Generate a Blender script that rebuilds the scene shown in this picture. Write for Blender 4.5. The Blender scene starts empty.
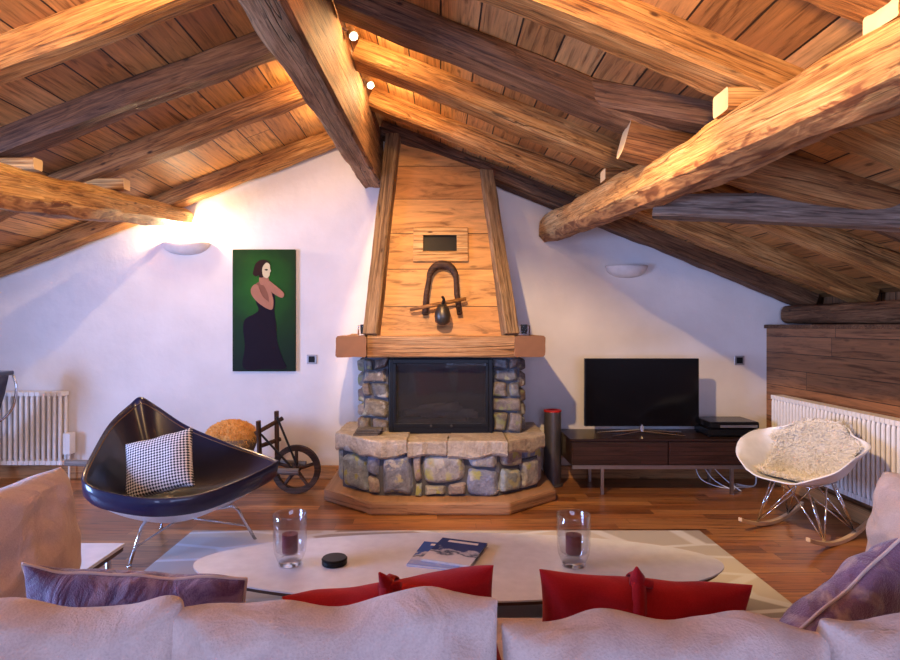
import bpy, bmesh, math, random
from mathutils import Vector, Matrix, noise, Euler
random.seed(7)
S = bpy.context.scene
COL = S.collection
PI = math.pi
# ------------------------------------------------------------------ camera
cd = bpy.data.cameras.new('camera'); cam = bpy.data.objects.new('camera', cd); COL.objects.link(cam)
cam.location = (0, 0, 1.35); cam.rotation_euler = (PI/2, 0, 0)
cd.lens = 24.0; cd.sensor_width = 36.0; cd.shift_x = 10/900; cd.shift_y = -4/900; cd.clip_start = 0.05
S.camera = cam
# ------------------------------------------------------------------ world
w = bpy.data.worlds.new('sky'); S.world = w; w.use_nodes = True
bg = w.node_tree.nodes['Background']; bg.inputs[0].default_value = (0.62, 0.66, 1.0, 1); bg.inputs[1].default_value = 0.55
# ------------------------------------------------------------------ lights
def area(name, loc, rot, sx, sy, power, col):
    l = bpy.data.lights.new(name, 'AREA'); l.shape = 'RECTANGLE'; l.size = sx; l.size_y = sy
    l.energy = power; l.color = col
    o = bpy.data.objects.new(name, l); o.location = loc; o.rotation_euler = rot; COL.objects.link(o); return o
COOL = (0.46, 0.56, 1.0)
WARM = (1.0, 0.64, 0.30)
area('daylight_rear_window', (0.2, -3.35, 1.25), (PI/2, 0, 0), 3.6, 1.9, 190, COOL)          # glazed rear gable, faces +y
area('daylight_left_window', (-4.5, 1.6, 1.15), (PI/2, 0, -PI/2), 1.7, 1.2, 320, (0.30, 0.48, 1.0))  # side window, faces +x
def spot(name, loc, target, power, col, angle=100, blend=.6, r=.025):
    l = bpy.data.lights.new(name, 'SPOT'); l.energy = power; l.color = col
    l.spot_size = math.radians(angle); l.spot_blend = blend; l.shadow_soft_size = r
    o = bpy.data.objects.new(name, l); o.location = loc
    o.rotation_euler = (Vector(target)-Vector(loc)).to_track_quat('-Z', 'Y').to_euler(); COL.objects.link(o); return o
def point(name, loc, power, col, r=.03):
    l = bpy.data.lights.new(name, 'POINT'); l.energy = power; l.color = col; l.shadow_soft_size = r
    o = bpy.data.objects.new(name, l); o.location = loc; COL.objects.link(o); return o
VS = S.view_settings
VS.view_transform = 'Standard'; VS.look = 'None'; VS.gamma = 1; VS.use_curve_mapping = False; VS.exposure = 0.0

# ------------------------------------------------------------------ node helpers
def mat_new(name):
    m = bpy.data.materials.new(name); m.use_nodes = True
    nt = m.node_tree; b = nt.nodes['Principled BSDF']; return m, nt, b
def N(nt, t, **kw):
    n = nt.nodes.new(t)
    for k, v in kw.items():
        if k in ('operation', 'blend_type', 'data_type', 'feature', 'noise_dimensions', 'voronoi_dimensions', 'wave_type', 'bands_direction', 'distance'):
            setattr(n, k, v)
        else:
            n.inputs[k].default_value = v
    return n
def L(nt, a, b): nt.links.new(a, b)
def ramp(nt, fac, stops, interp='LINEAR'):
    r = nt.nodes.new('ShaderNodeValToRGB'); r.color_ramp.interpolation = interp
    els = r.color_ramp.elements
    while len(els) < len(stops): els.new(0.5)
    for e, (p, c) in zip(els, stops): e.position = p; e.color = (*c, 1) if len(c) == 3 else c
    L(nt, fac, r.inputs[0]); return r
def mixc(nt, fac, a, b, mode='MIX'):
    m = nt.nodes.new('ShaderNodeMix'); m.data_type = 'RGBA'; m.blend_type = mode
    for sock, v in ((m.inputs[0], fac), (m.inputs[6], a), (m.inputs[7], b)):
        if hasattr(v, 'links'): L(nt, v, sock)
        elif isinstance(v, (int, float)): sock.default_value = v
        else: sock.default_value = (*v, 1)
    return m.outputs[2]
def math_(nt, op, a, b=None):
    m = nt.nodes.new('ShaderNodeMath'); m.operation = op
    for i, v in enumerate((a, b)):
        if v is None: continue
        if hasattr(v, 'links'): L(nt, v, m.inputs[i])
        else: m.inputs[i].default_value = v
    return m.outputs[0]
def bump(nt, b, h, strength=.4, dist=.01):
    n = nt.nodes.new('ShaderNodeBump'); n.inputs['Strength'].default_value = strength; n.inputs['Distance'].default_value = dist
    L(nt, h, n.inputs['Height']); L(nt, n.outputs[0], b.inputs['Normal'])
def plain(name, col, rough=.5, metal=0, spec=.5, coat=0, emis=None, es=0, sheen=0, trans=0, ior=1.45):
    m, nt, b = mat_new(name)
    b.inputs['Base Color'].default_value = (*col, 1); b.inputs['Roughness'].default_value = rough
    b.inputs['Metallic'].default_value = metal; b.inputs['Specular IOR Level'].default_value = spec
    b.inputs['Coat Weight'].default_value = coat; b.inputs['Sheen Weight'].default_value = sheen
    b.inputs['Transmission Weight'].default_value = trans; b.inputs['IOR'].default_value = ior
    if emis: b.inputs['Emission Color'].default_value = (*emis, 1); b.inputs['Emission Strength'].default_value = es
    # slight procedural variation
    if not trans and not emis:
        tc = N(nt, 'ShaderNodeTexCoord'); no = N(nt, 'ShaderNodeTexNoise', Scale=18.0, Detail=4.0)
        L(nt, tc.outputs['Object'], no.inputs['Vector'])
        L(nt, mixc(nt, no.outputs[0], tuple(c*.85 for c in col), tuple(min(1, c*1.12) for c in col)), b.inputs['Base Color'])
    return m
def beam_wood(name, dark, mid, light, rough=.65, crack=.5, bark=None):
    m, nt, b = mat_new(name)
    tc = N(nt, 'ShaderNodeTexCoord'); oi = N(nt, 'ShaderNodeObjectInfo')
    off = N(nt, 'ShaderNodeVectorMath', operation='ADD'); L(nt, tc.outputs['Object'], off.inputs[0])
    sc = N(nt, 'ShaderNodeVectorMath', operation='SCALE'); L(nt, oi.outputs['Random'], sc.inputs['Scale']); sc.inputs[0].default_value = (37, 11, 23)
    L(nt, sc.outputs[0], off.inputs[1])
    def mp(s):
        n = nt.nodes.new('ShaderNodeMapping'); n.inputs['Scale'].default_value = s; L(nt, off.outputs[0], n.inputs[0]); return n.outputs[0]
    big = N(nt, 'ShaderNodeTexNoise', Scale=1.0, Detail=5.0, Roughness=.6); L(nt, mp((1.3, 6, 6)), big.inputs['Vector'])
    gr = N(nt, 'ShaderNodeTexNoise', Scale=1.0, Detail=6.0, Roughness=.7, Distortion=.6); L(nt, mp((3.0, 55, 55)), gr.inputs['Vector'])
    gl = N(nt, 'ShaderNodeTexNoise', Scale=1.0, Detail=3.0, Roughness=.5, Distortion=1.2); L(nt, mp((.5, 13, 13)), gl.inputs['Vector'])
    rings = math_(nt, 'FRACT', math_(nt, 'MULTIPLY', gl.outputs[0], 9.0))
    rr = ramp(nt, rings, [(0, (0, 0, 0)), (.35, (.75, .75, .75)), (.8, (1, 1, 1)), (1, (0.2, .2, .2))])
    f = math_(nt, 'ADD', math_(nt, 'MULTIPLY', big.outputs[0], .55), math_(nt, 'MULTIPLY', gr.outputs[0], .48))
    base = ramp(nt, f, [(.38, dark), (.52, mid), (.64, light)])
    c1 = mixc(nt, .45, base.outputs[0], rr.outputs[0], 'MULTIPLY')
    # fine dark grain lines
    fg = N(nt, 'ShaderNodeTexNoise', Scale=1.0, Detail=3.0, Roughness=.6, Distortion=.9); L(nt, mp((2.0, 85, 85)), fg.inputs['Vector'])
    fr_ = ramp(nt, fg.outputs[0], [(.36, (.32, .26, .22)), (.47, (1, 1, 1))])
    c1 = mixc(nt, .8, c1, fr_.outputs[0], 'MULTIPLY')
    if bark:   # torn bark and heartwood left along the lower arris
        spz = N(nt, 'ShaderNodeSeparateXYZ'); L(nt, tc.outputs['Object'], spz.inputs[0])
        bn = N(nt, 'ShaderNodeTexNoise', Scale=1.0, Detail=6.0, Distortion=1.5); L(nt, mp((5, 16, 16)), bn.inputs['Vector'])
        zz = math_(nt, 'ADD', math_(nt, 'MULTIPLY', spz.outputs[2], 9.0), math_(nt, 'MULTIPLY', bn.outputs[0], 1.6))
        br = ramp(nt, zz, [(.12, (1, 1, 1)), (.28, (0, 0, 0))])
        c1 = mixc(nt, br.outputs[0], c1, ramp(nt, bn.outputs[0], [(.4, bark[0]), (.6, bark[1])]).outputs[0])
    # knots
    kv = N(nt, 'ShaderNodeTexVoronoi', Scale=1.0); L(nt, mp((4.5, 11, 11)), kv.inputs['Vector'])
    kr = ramp(nt, kv.outputs['Distance'], [(.05, (1, 1, 1)), (.13, (0, 0, 0))])
    c2 = mixc(nt, kr.outputs[0], c1, tuple(x*.35 for x in dark))
    # cracks: thin dark lines along the grain
    ck = N(nt, 'ShaderNodeTexNoise', Scale=1.0, Detail=2.0, Distortion=.4); L(nt, mp((.22, 8, 8)), ck.inputs['Vector'])
    cr = ramp(nt, ck.outputs[0], [(.492, (0, 0, 0)), (.499, (1, 1, 1)), (.501, (1, 1, 1)), (.508, (0, 0, 0))])
    cm = N(nt, 'ShaderNodeTexNoise', Scale=1.0, Detail=1.0); L(nt, mp((.9, 3, 3)), cm.inputs['Vector'])
    cmr = ramp(nt, cm.outputs[0], [(.48, (0, 0, 0)), (.6, (1, 1, 1))])
    cf = math_(nt, 'MULTIPLY', math_(nt, 'MULTIPLY', cr.outputs[0], cmr.outputs[0]), crack+.3)
    c3 = mixc(nt, cf, c2, tuple(x*.2 for x in dark))
    L(nt, c3, b.inputs['Base Color']); b.inputs['Roughness'].default_value = rough
    b.inputs['Specular IOR Level'].default_value = .3
    h = math_(nt, 'SUBTRACT', math_(nt, 'ADD', math_(nt, 'MULTIPLY', gr.outputs[0], .5), math_(nt, 'MULTIPLY', big.outputs[0], .8)), math_(nt, 'MULTIPLY', cf, 1.2))
    bump(nt, b, h, .7, .018)
    return m
def plank_wood(name, along, across, width, length, cols, gap=.03, rough=.5, grain=1.0, bumpk=.35, spec=.4, gapcol=(.02, .01, .006), third=None):
    """boards running along one axis of object space; every board has its own tone"""
    m, nt, b = mat_new(name)
    tc = N(nt, 'ShaderNodeTexCoord'); sp = N(nt, 'ShaderNodeSeparateXYZ'); L(nt, tc.outputs['Object'], sp.inputs[0])
    A = sp.outputs['XYZ'.index(along)]; B = sp.outputs['XYZ'.index(across)]
    bi = math_(nt, 'DIVIDE', B, width); bid = math_(nt, 'FLOOR', bi); bf = math_(nt, 'FRACT', bi)
    wn = N(nt, 'ShaderNodeTexWhiteNoise', noise_dimensions='1D'); L(nt, bid, wn.inputs['W'])
    ai = math_(nt, 'ADD', math_(nt, 'DIVIDE', A, length), math_(nt, 'MULTIPLY', wn.outputs[0], 7.0))
    aid = math_(nt, 'FLOOR', ai); af = math_(nt, 'FRACT', ai)
    cid = math_(nt, 'ADD', math_(nt, 'MULTIPLY', bid, 17.3), math_(nt, 'MULTIPLY', aid, 5.71))
    wn2 = N(nt, 'ShaderNodeTexWhiteNoise', noise_dimensions='1D'); L(nt, cid, wn2.inputs['W'])
    cv = nt.nodes.new('ShaderNodeCombineXYZ')
    L(nt, math_(nt, 'ADD', math_(nt, 'MULTIPLY', A, 2.2), math_(nt, 'MULTIPLY', wn2.outputs[0], 40)), cv.inputs[0])
    L(nt, math_(nt, 'MULTIPLY', B, 34*grain), cv.inputs[1]); L(nt, math_(nt, 'MULTIPLY', wn2.outputs[0], 91), cv.inputs[2])
    g = N(nt, 'ShaderNodeTexNoise', Scale=1.0, Detail=6.0, Roughness=.65, Distortion=1.0); L(nt, cv.outputs[0], g.inputs['Vector'])
    g2 = N(nt, 'ShaderNodeTexNoise', Scale=.18, Detail=3.0, Distortion=.8); L(nt, cv.outputs[0], g2.inputs['Vector'])
    rg = math_(nt, 'FRACT', math_(nt, 'MULTIPLY', g2.outputs[0], 8.0))
    n = len(cols); base = ramp(nt, wn2.outputs[0], [(i/max(1, n-1), c) for i, c in enumerate(cols)])
    gcol = ramp(nt, g.outputs[0], [(.34, (.36, .30, .26)), (.48, (.9, .9, .9)), (.68, (1.25, 1.2, 1.15))])
    c = mixc(nt, 1.0, base.outputs[0], gcol.outputs[0], 'MULTIPLY')
    rr = ramp(nt, rg, [(0, (.55, .5, .45)), (.3, (1, 1, 1)), (1, (1, 1, 1))])
    c = mixc(nt, .35, c, rr.outputs[0], 'MULTIPLY')
    kv = N(nt, 'ShaderNodeTexVoronoi', Scale=1.0)
    cv2 = nt.nodes.new('ShaderNodeCombineXYZ'); L(nt, math_(nt, 'MULTIPLY', A, 3.2), cv2.inputs[0]); L(nt, math_(nt, 'MULTIPLY', B, 8.5), cv2.inputs[1]); L(nt, kv.inputs['Vector'].links[0].from_socket if kv.inputs['Vector'].links else cv2.outputs[0], kv.inputs['Vector'])
    kr = ramp(nt, kv.outputs['Distance'], [(.05, (1, 1, 1)), (.12, (0, 0, 0))])
    c = mixc(nt, math_(nt, 'MULTIPLY', kr.outputs[0], .7), c, tuple(x*.3 for x in cols[0]))
    e1 = math_(nt, 'LESS_THAN', bf, gap); e2 = math_(nt, 'LESS_THAN', af, gap*width/length)
    e = math_(nt, 'MAXIMUM', e1, e2)
    c = mixc(nt, e, c, gapcol)
    L(nt, c, b.inputs['Base Color']); b.inputs['Roughness'].default_value = rough; b.inputs['Specular IOR Level'].default_value = spec
    h = math_(nt, 'SUBTRACT', math_(nt, 'MULTIPLY', g.outputs[0], .4), math_(nt, 'MULTIPLY', e, 1.5))
    bump(nt, b, h, bumpk, .008)
    return m
def fabric(name, a, b2, scale=300., rough=.9, sheen=.3, wr=6.0, bumpk=.25, mottled=None):
    m, nt, b = mat_new(name)
    tc = N(nt, 'ShaderNodeTexCoord')
    n1 = N(nt, 'ShaderNodeTexNoise', Scale=scale, Detail=2.0); L(nt, tc.outputs['Object'], n1.inputs['Vector'])
    n2 = N(nt, 'ShaderNodeTexNoise', Scale=wr, Detail=4.0, Distortion=1.5); L(nt, tc.outputs['Object'], n2.inputs['Vector'])
    f = math_(nt, 'ADD', math_(nt, 'MULTIPLY', n1.outputs[0], .35), math_(nt, 'MULTIPLY', n2.outputs[0], .65))
    r = ramp(nt, f, [(.35, a), (.65, b2)])
    c = r.outputs[0]
    if mottled:
        n3 = N(nt, 'ShaderNodeTexNoise', Scale=5.0, Detail=5.0, Distortion=3.0); L(nt, tc.outputs['Object'], n3.inputs['Vector'])
        mr = ramp(nt, n3.outputs[0], [(.5, (0, 0, 0)), (.62, (1, 1, 1))]); c = mixc(nt, mr.outputs[0], c, mottled)
    L(nt, c, b.inputs['Base Color']); b.inputs['Roughness'].default_value = rough; b.inputs['Sheen Weight'].default_value = sheen
    b.inputs['Specular IOR Level'].default_value = .2
    h = math_(nt, 'ADD', math_(nt, 'MULTIPLY', n1.outputs[0], .15), n2.outputs[0]); bump(nt, b, h, bumpk, .02)
    return m

# ------------------------------------------------------------------ materials
M = {}
M['honey'] = beam_wood('honey_timber', (.22, .080, .020), (.50, .225, .062), (.72, .40, .14))
M['amber'] = beam_wood('amber_timber', (.15, .052, .015), (.36, .145, .042), (.56, .26, .085))
M['brown'] = beam_wood('brown_timber', (.09, .038, .018), (.19, .085, .038), (.32, .16, .075))
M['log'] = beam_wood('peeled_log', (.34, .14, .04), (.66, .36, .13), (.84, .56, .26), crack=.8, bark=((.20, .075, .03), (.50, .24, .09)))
M['grey'] = beam_wood('grey_timber', (.13, .075, .05), (.26, .17, .12), (.42, .31, .24), crack=.9)
M['ridge'] = beam_wood('ridge_timber', (.13, .065, .035), (.30, .16, .08), (.46, .27, .15), crack=.7)
M['post'] = beam_wood('weathered_post', (.15, .08, .035), (.32, .19, .09), (.48, .31, .16))
M['mantel'] = beam_wood('mantel_oak', (.26, .11, .04), (.48, .25, .10), (.62, .37, .18))
M['plinthwood'] = plank_wood('plinth_wood', 'X', 'Z', .6, 3, [(.34, .19, .11), (.40, .23, .14)], gap=0)
M['darkwood'] = beam_wood('old_dark_wood', (.035, .016, .010), (.075, .035, .02), (.14, .07, .04))
M['greypole'] = beam_wood('silvered_pole', (.10, .08, .08), (.2, .17, .16), (.3, .26, .24))
M['cutwood'] = plain('sawn_wood', (.80, .55, .28), .6)
M['boards'] = plank_wood('roof_boards', 'Y', 'X', .19, 7.0, [(.32, .13, .04), (.56, .28, .09), (.42, .18, .055), (.68, .37, .14)], gap=.045)
M['floor'] = plank_wood('floor_planks', 'X', 'Y', .105, .95, [(.20, .072, .026), (.38, .15, .05), (.27, .10, .034), (.48, .22, .08), (.14, .05, .02)], gap=.02, rough=.30, spec=.55, bumpk=.12)
M['panel'] = plank_wood('wall_panel', 'Y', 'Z', .14, 3.1, [(.28, .12, .05), (.36, .16, .07), (.24, .10, .04)], gap=.035)
M['vboards'] = plank_wood('upright_boards', 'Z', 'Y', .14, 3.0, [(.22, .10, .045), (.32, .15, .07)], gap=.05)
M['hood'] = plank_wood('hood_boards', 'X', 'Z', .30, 60.0, [(.56, .26, .075), (.66, .33, .105), (.50, .21, .06), (.62, .30, .095)], gap=.018, grain=.4)
M['skirting'] = plank_wood('skirting_wood', 'X', 'Z', .4, 2.0, [(.38, .17, .065), (.45, .22, .085)], gap=0)

m, nt, b = mat_new('lime_plaster'); M['plaster'] = m
tc = N(nt, 'ShaderNodeTexCoord'); n1 = N(nt, 'ShaderNodeTexNoise', Scale=3.0, Detail=6.0); L(nt, tc.outputs['Object'], n1.inputs['Vector'])
L(nt, ramp(nt, n1.outputs[0], [(.3, (.72, .68, .67)), (.7, (.80, .76, .75))]).outputs[0], b.inputs['Base Color']); b.inputs['Roughness'].default_value = .9
n2 = N(nt, 'ShaderNodeTexNoise', Scale=9.0, Detail=5.0); L(nt, tc.outputs['Object'], n2.inputs['Vector']); bump(nt, b, n2.outputs[0], .25, .02)

def stone_mat(name, a, b2, c, lichen=None):
    m, nt, b = mat_new(name)
    tc = N(nt, 'ShaderNodeTexCoord')
    at = nt.nodes.new('ShaderNodeAttribute'); at.attribute_name = 'tone'
    n1 = N(nt, 'ShaderNodeTexNoise', Scale=9.0, Detail=8.0, Roughness=.7, Distortion=.8); L(nt, tc.outputs['Object'], n1.inputs['Vector'])
    n2 = N(nt, 'ShaderNodeTexNoise', Scale=45.0, Detail=6.0, Roughness=.7); L(nt, tc.outputs['Object'], n2.inputs['Vector'])
    r = ramp(nt, n1.outputs[0], [(.3, a), (.5, b2), (.7, c)])
    col = mixc(nt, .7, r.outputs[0], ramp(nt, n2.outputs[0], [(.3, (.62, .62, .66)), (.6, (1.1, 1.1, 1.1))]).outputs[0], 'MULTIPLY')
    col = mixc(nt, .75, col, at.outputs['Color'], 'MULTIPLY')
    if lichen:
        n3 = N(nt, 'ShaderNodeTexNoise', Scale=13.0, Detail=4.0); L(nt, tc.outputs['Object'], n3.inputs['Vector'])
        lf = ramp(nt, n3.outputs[0], [(.56, (0, 0, 0)), (.63, (1, 1, 1))])
        n4 = N(nt, 'ShaderNodeTexNoise', Scale=4.0); L(nt, tc.outputs['Object'], n4.inputs['Vector'])
        lc = ramp(nt, n4.outputs[0], [(.45, lichen), (.6, (.65, .62, .58))])
        col = mixc(nt, math_(nt, 'MULTIPLY', lf.outputs[0], .8), col, lc.outputs[0])
    L(nt, col, b.inputs['Base Color']); b.inputs['Roughness'].default_value = .8
    bump(nt, b, math_(nt, 'ADD', n1.outputs[0], math_(nt, 'MULTIPLY', n2.outputs[0], .5)), .9, .03)
    return m
M['stone'] = stone_mat('rubble_stone', (.26, .25, .26), (.42, .41, .43), (.60, .58, .58), (.46, .46, .12))
M['jamb'] = stone_mat('dark_rubble_stone', (.10, .08, .07), (.22, .18, .16), (.38, .33, .29), (.25, .26, .10))
M['slab'] = stone_mat('sandstone_slab', (.36, .28, .24), (.52, .43, .37), (.66, .57, .51))
M['mortar'] = plain('mortar', (.10, .10, .12), .95)
M['black'] = plain('black_iron', (.007, .007, .009), .4, spec=.3)
M['blackplastic'] = plain('black_plastic', (.006, .006, .007), .25, spec=.3)
M['chrome'] = plain('chrome', (.75, .76, .8), .15, metal=1)
M['steel'] = plain('brushed_steel', (.45, .44, .46), .35, metal=1)
M['radiator'] = plain('radiator_enamel', (.82, .80, .78), .35)
M['white'] = plain('white_plastic', (.85, .86, .90), .28)
M['laminate'] = plain('white_laminate', (.77, .82, .92), .22)
M['plyedge'] = plain('dark_ply_edge', (.09, .045, .03), .5)
M['leather'] = plain('black_leather', (.010, .014, .055), .28, coat=.6)
M['leatherin'] = plain('black_leather_lining', (.008, .010, .032), .30, coat=.3)
M['piping'] = plain('tan_piping', (.15, .08, .045), .6)
M['rocker'] = plain('pale_maple', (.72, .52, .32), .4)
M['glassdark'] = plain('smoked_glass', (.004, .004, .006), .07, spec=.6)
M['screen'] = plain('tv_screen', (.003, .003, .004), .10, spec=.25)
M['glass'] = plain('clear_glass', (1, 1, 1), .01, trans=1, ior=1.13, spec=1.0)
m, nt, b = mat_new('thin_glass'); M['thinglass'] = m
lw = nt.nodes.new('ShaderNodeLayerWeight'); lw.inputs[0].default_value = .25; tr = nt.nodes.new('ShaderNodeBsdfTransparent'); tr.inputs[0].default_value = (.93, .94, .97, 1)
gg = nt.nodes.new('ShaderNodeBsdfGlossy'); gg.inputs['Roughness'].default_value = .03; mx = nt.nodes.new('ShaderNodeMixShader')
L(nt, math_(nt, 'ADD', math_(nt, 'MULTIPLY', math_(nt, 'POWER', lw.outputs['Facing'], 1.6), .75), .06), mx.inputs[0]); L(nt, tr.outputs[0], mx.inputs[1]); L(nt, gg.outputs[0], mx.inputs[2]); L(nt, mx.outputs[0], nt.nodes['Material Output'].inputs[0])
M['endgrain'] = plain('brown_end_grain', (.23, .10, .042), .7)
M['candle'] = plain('plum_candle', (.16, .015, .03), .4)
M['wenge'] = plank_wood('wenge_front', 'X', 'Z', .035, 4, [(.035, .015, .012), (.05, .02, .016)], gap=.12, rough=.35, gapcol=(.008, .004, .003))
M['wengetop'] = plain('wenge_top', (.03, .014, .012), .3)
M['speaker'] = plain('anodised_grey', (.16, .15, .16), .35, metal=.7)
M['redmat'] = plain('red_ring', (.5, .02, .02), .4)
M['linen'] = fabric('beige_linen', (.47, .37, .35), (.64, .53, .49), scale=220, wr=7, bumpk=.65)
M['red'] = fabric('red_felt', (.34, .006, .010), (.48, .012, .018), wr=4, sheen=.1)
M['purple'] = fabric('mauve_velvet', (.09, .035, .12), (.20, .10, .23), wr=11, sheen=.5, mottled=(.30, .19, .31), rough=.6, bumpk=.9)
M['purple2'] = fabric('mottled_velvet', (.17, .07, .14), (.30, .18, .28), wr=9, sheen=.6, mottled=(.52, .36, .33), rough=.6, bumpk=.9)
M['paletrim'] = plain('pale_cord', (.68, .55, .50), .8)
M['fur'] = plain('sheepskin_wool', (.93, .84, .72), .9, sheen=.3)
M['furor'] = plain('ginger_fur', (.85, .45, .13), .9, sheen=.3)
M['wicker'] = plain('dull_wicker', (.22, .15, .10), .8)
M['ash'] = plain('ash', (.5, .45, .45), .95)
M['sconce'] = plain('sconce_plaster', (.74, .68, .66), .8)
M['bulb'] = plain('lit_bulb', (1, .9, .7), .4, emis=(1, .78, .5), es=18)
M['brass'] = plain('old_brass', (.10, .085, .07), .4, metal=.8)
for k_, c_ in (('fur', (1.0, .96, .88)), ('furor', (.95, .55, .18))):
    m, nt, b = mat_new(k_+'_fibre'); M[k_] = m
    d_ = nt.nodes.new('ShaderNodeBsdfDiffuse'); t_ = nt.nodes.new('ShaderNodeBsdfTranslucent'); x_ = nt.nodes.new('ShaderNodeMixShader'); x_.inputs[0].default_value = .3
    no = N(nt, 'ShaderNodeTexNoise', Scale=12.0, Detail=3.0); tc = N(nt, 'ShaderNodeTexCoord'); L(nt, tc.outputs['Object'], no.inputs['Vector'])
    cc = mixc(nt, no.outputs[0], tuple(v*.86 for v in c_), c_); L(nt, cc, d_.inputs[0]); L(nt, cc, t_.inputs[0])
    L(nt, d_.outputs[0], x_.inputs[1]); L(nt, t_.outputs[0], x_.inputs[2]); L(nt, x_.outputs[0], nt.nodes['Material Output'].inputs[0])
m, nt, b = mat_new('checked_weave'); M['check'] = m
tc = N(nt, 'ShaderNodeTexCoord'); mpn = nt.nodes.new('ShaderNodeMapping'); mpn.inputs['Rotation'].default_value = (0, math.radians(45), 0); L(nt, tc.outputs['Object'], mpn.inputs[0])
ch = N(nt, 'ShaderNodeTexChecker', Scale=82.0); ch.inputs[1].default_value = (.72, .68, .70, 1); ch.inputs[2].default_value = (.03, .03, .05, 1)
mp2 = nt.nodes.new('ShaderNodeMapping'); mp2.inputs['Scale'].default_value = (1, 0, 1); mp2.inputs['Location'].default_value = (.003, .003, .003); L(nt, mpn.outputs[0], mp2.inputs[0]); L(nt, mp2.outputs[0], ch.inputs['Vector']); L(nt, ch.outputs[0], b.inputs['Base Color']); b.inputs['Roughness'].default_value = .85
# rug: shards of greys and off white
m, nt, b = mat_new('patterned_rug'); M['rug'] = m
tc = N(nt, 'ShaderNodeTexCoord'); mpn = nt.nodes.new('ShaderNodeMapping'); mpn.inputs['Scale'].default_value = (1.1, 3.0, 1); mpn.inputs['Rotation'].default_value = (0, 0, .5); L(nt, tc.outputs['Object'], mpn.inputs[0])
vo = N(nt, 'ShaderNodeTexVoronoi', Scale=1.5, voronoi_dimensions='2D', Randomness=1.0); L(nt, mpn.outputs[0], vo.inputs['Vector'])
sp = N(nt, 'ShaderNodeSeparateColor'); L(nt, vo.outputs['Color'], sp.inputs[0])
rc = ramp(nt, sp.outputs[0], [(0, (.30, .29, .31)), (.3, (.44, .42, .43)), (.5, (.52, .50, .51)), (.75, (.36, .33, .34)), (1, (.66, .65, .67))], 'CONSTANT')
ve = N(nt, 'ShaderNodeTexVoronoi', Scale=1.5, voronoi_dimensions='2D', feature='DISTANCE_TO_EDGE', Randomness=1.0); L(nt, mpn.outputs[0], ve.inputs['Vector'])
er = ramp(nt, ve.outputs['Distance'], [(.05, (1, 1, 1)), (.09, (0, 0, 0))])
L(nt, mixc(nt, er.outputs[0], rc.outputs[0], (.60, .62, .70)), b.inputs['Base Color']); b.inputs['Roughness'].default_value = .95
nn = N(nt, 'ShaderNodeTexNoise', Scale=250.0); L(nt, tc.outputs['Object'], nn.inputs['Vector']); bump(nt, b, nn.outputs[0], .3, .005)
# magazine cover: snowy ridge under a blue sky
def cover(name, sky, low, seed):
    m, nt, b = mat_new(name)
    tc = N(nt, 'ShaderNodeTexCoord'); sp = N(nt, 'ShaderNodeSeparateXYZ'); L(nt, tc.outputs['Object'], sp.inputs[0])
    no = N(nt, 'ShaderNodeTexNoise', noise_dimensions='4D', Scale=14.0, Detail=6.0); no.inputs['W'].default_value = seed; L(nt, tc.outputs['Object'], no.inputs['Vector'])
    f = math_(nt, 'ADD', math_(nt, 'MULTIPLY', sp.outputs[1], 6.0), math_(nt, 'MULTIPLY', no.outputs[0], 1.6))
    r = ramp(nt, f, [(.15, low), (.45, (.62, .66, .78)), (.62, (.04, .07, .16)), (.8, (.55, .6, .75)), (.92, sky), (1, sky)])
    L(nt, r.outputs[0], b.inputs['Base Color']); b.inputs['Roughness'].default_value = .25; return m
M['cover1'] = cover('blue_magazine_cover', (.04, .12, .48), (.35, .45, .80), 1)
M['cover2'] = cover('snow_magazine_cover', (.02, .05, .22), (.75, .77, .85), 5)
M['paper'] = plain('paper', (.75, .74, .74), .8)
m, nt, b = mat_new('painted_green_ground'); M['paintbg'] = m; b.inputs['Specular IOR Level'].default_value = .15
tc = N(nt, 'ShaderNodeTexCoord'); mpn = nt.nodes.new('ShaderNodeMapping'); mpn.inputs['Location'].default_value = (.02, 0, -1.0); mpn.inputs['Scale'].default_value = (1.7, 0, 1.35); L(nt, tc.outputs['Object'], mpn.inputs[0])
gr = nt.nodes.new('ShaderNodeTexGradient'); gr.gradient_type = 'SPHERICAL'; L(nt, mpn.outputs[0], gr.inputs[0])
no = N(nt, 'ShaderNodeTexNoise', Scale=6.0, Detail=5.0); L(nt, tc.outputs['Object'], no.inputs['Vector'])
f = math_(nt, 'ADD', gr.outputs[1], math_(nt, 'MULTIPLY', math_(nt, 'SUBTRACT', no.outputs[0], .5), .3))
L(nt, ramp(nt, f, [(.0, (.006, .014, .006)), (.5, (.008, .036, .004)), (.95, (.02, .13, .008))]).outputs[0], b.inputs['Base Color']); b.inputs['Roughness'].default_value = .5
M['skin'] = plain('painted_skin', (.40, .18, .11), .5, spec=.1)
M['skinshade'] = plain('painted_skin_shadow', (.24, .10, .06), .5, spec=.1)
M['dress'] = plain('painted_black_dress', (.012, .006, .012), .5, spec=.1)
M['hair'] = plain('painted_dark_hair', (.03, .012, .01), .5, spec=.1)
M['mask'] = plain('painted_pale_face', (.62, .52, .30), .5)

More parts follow.
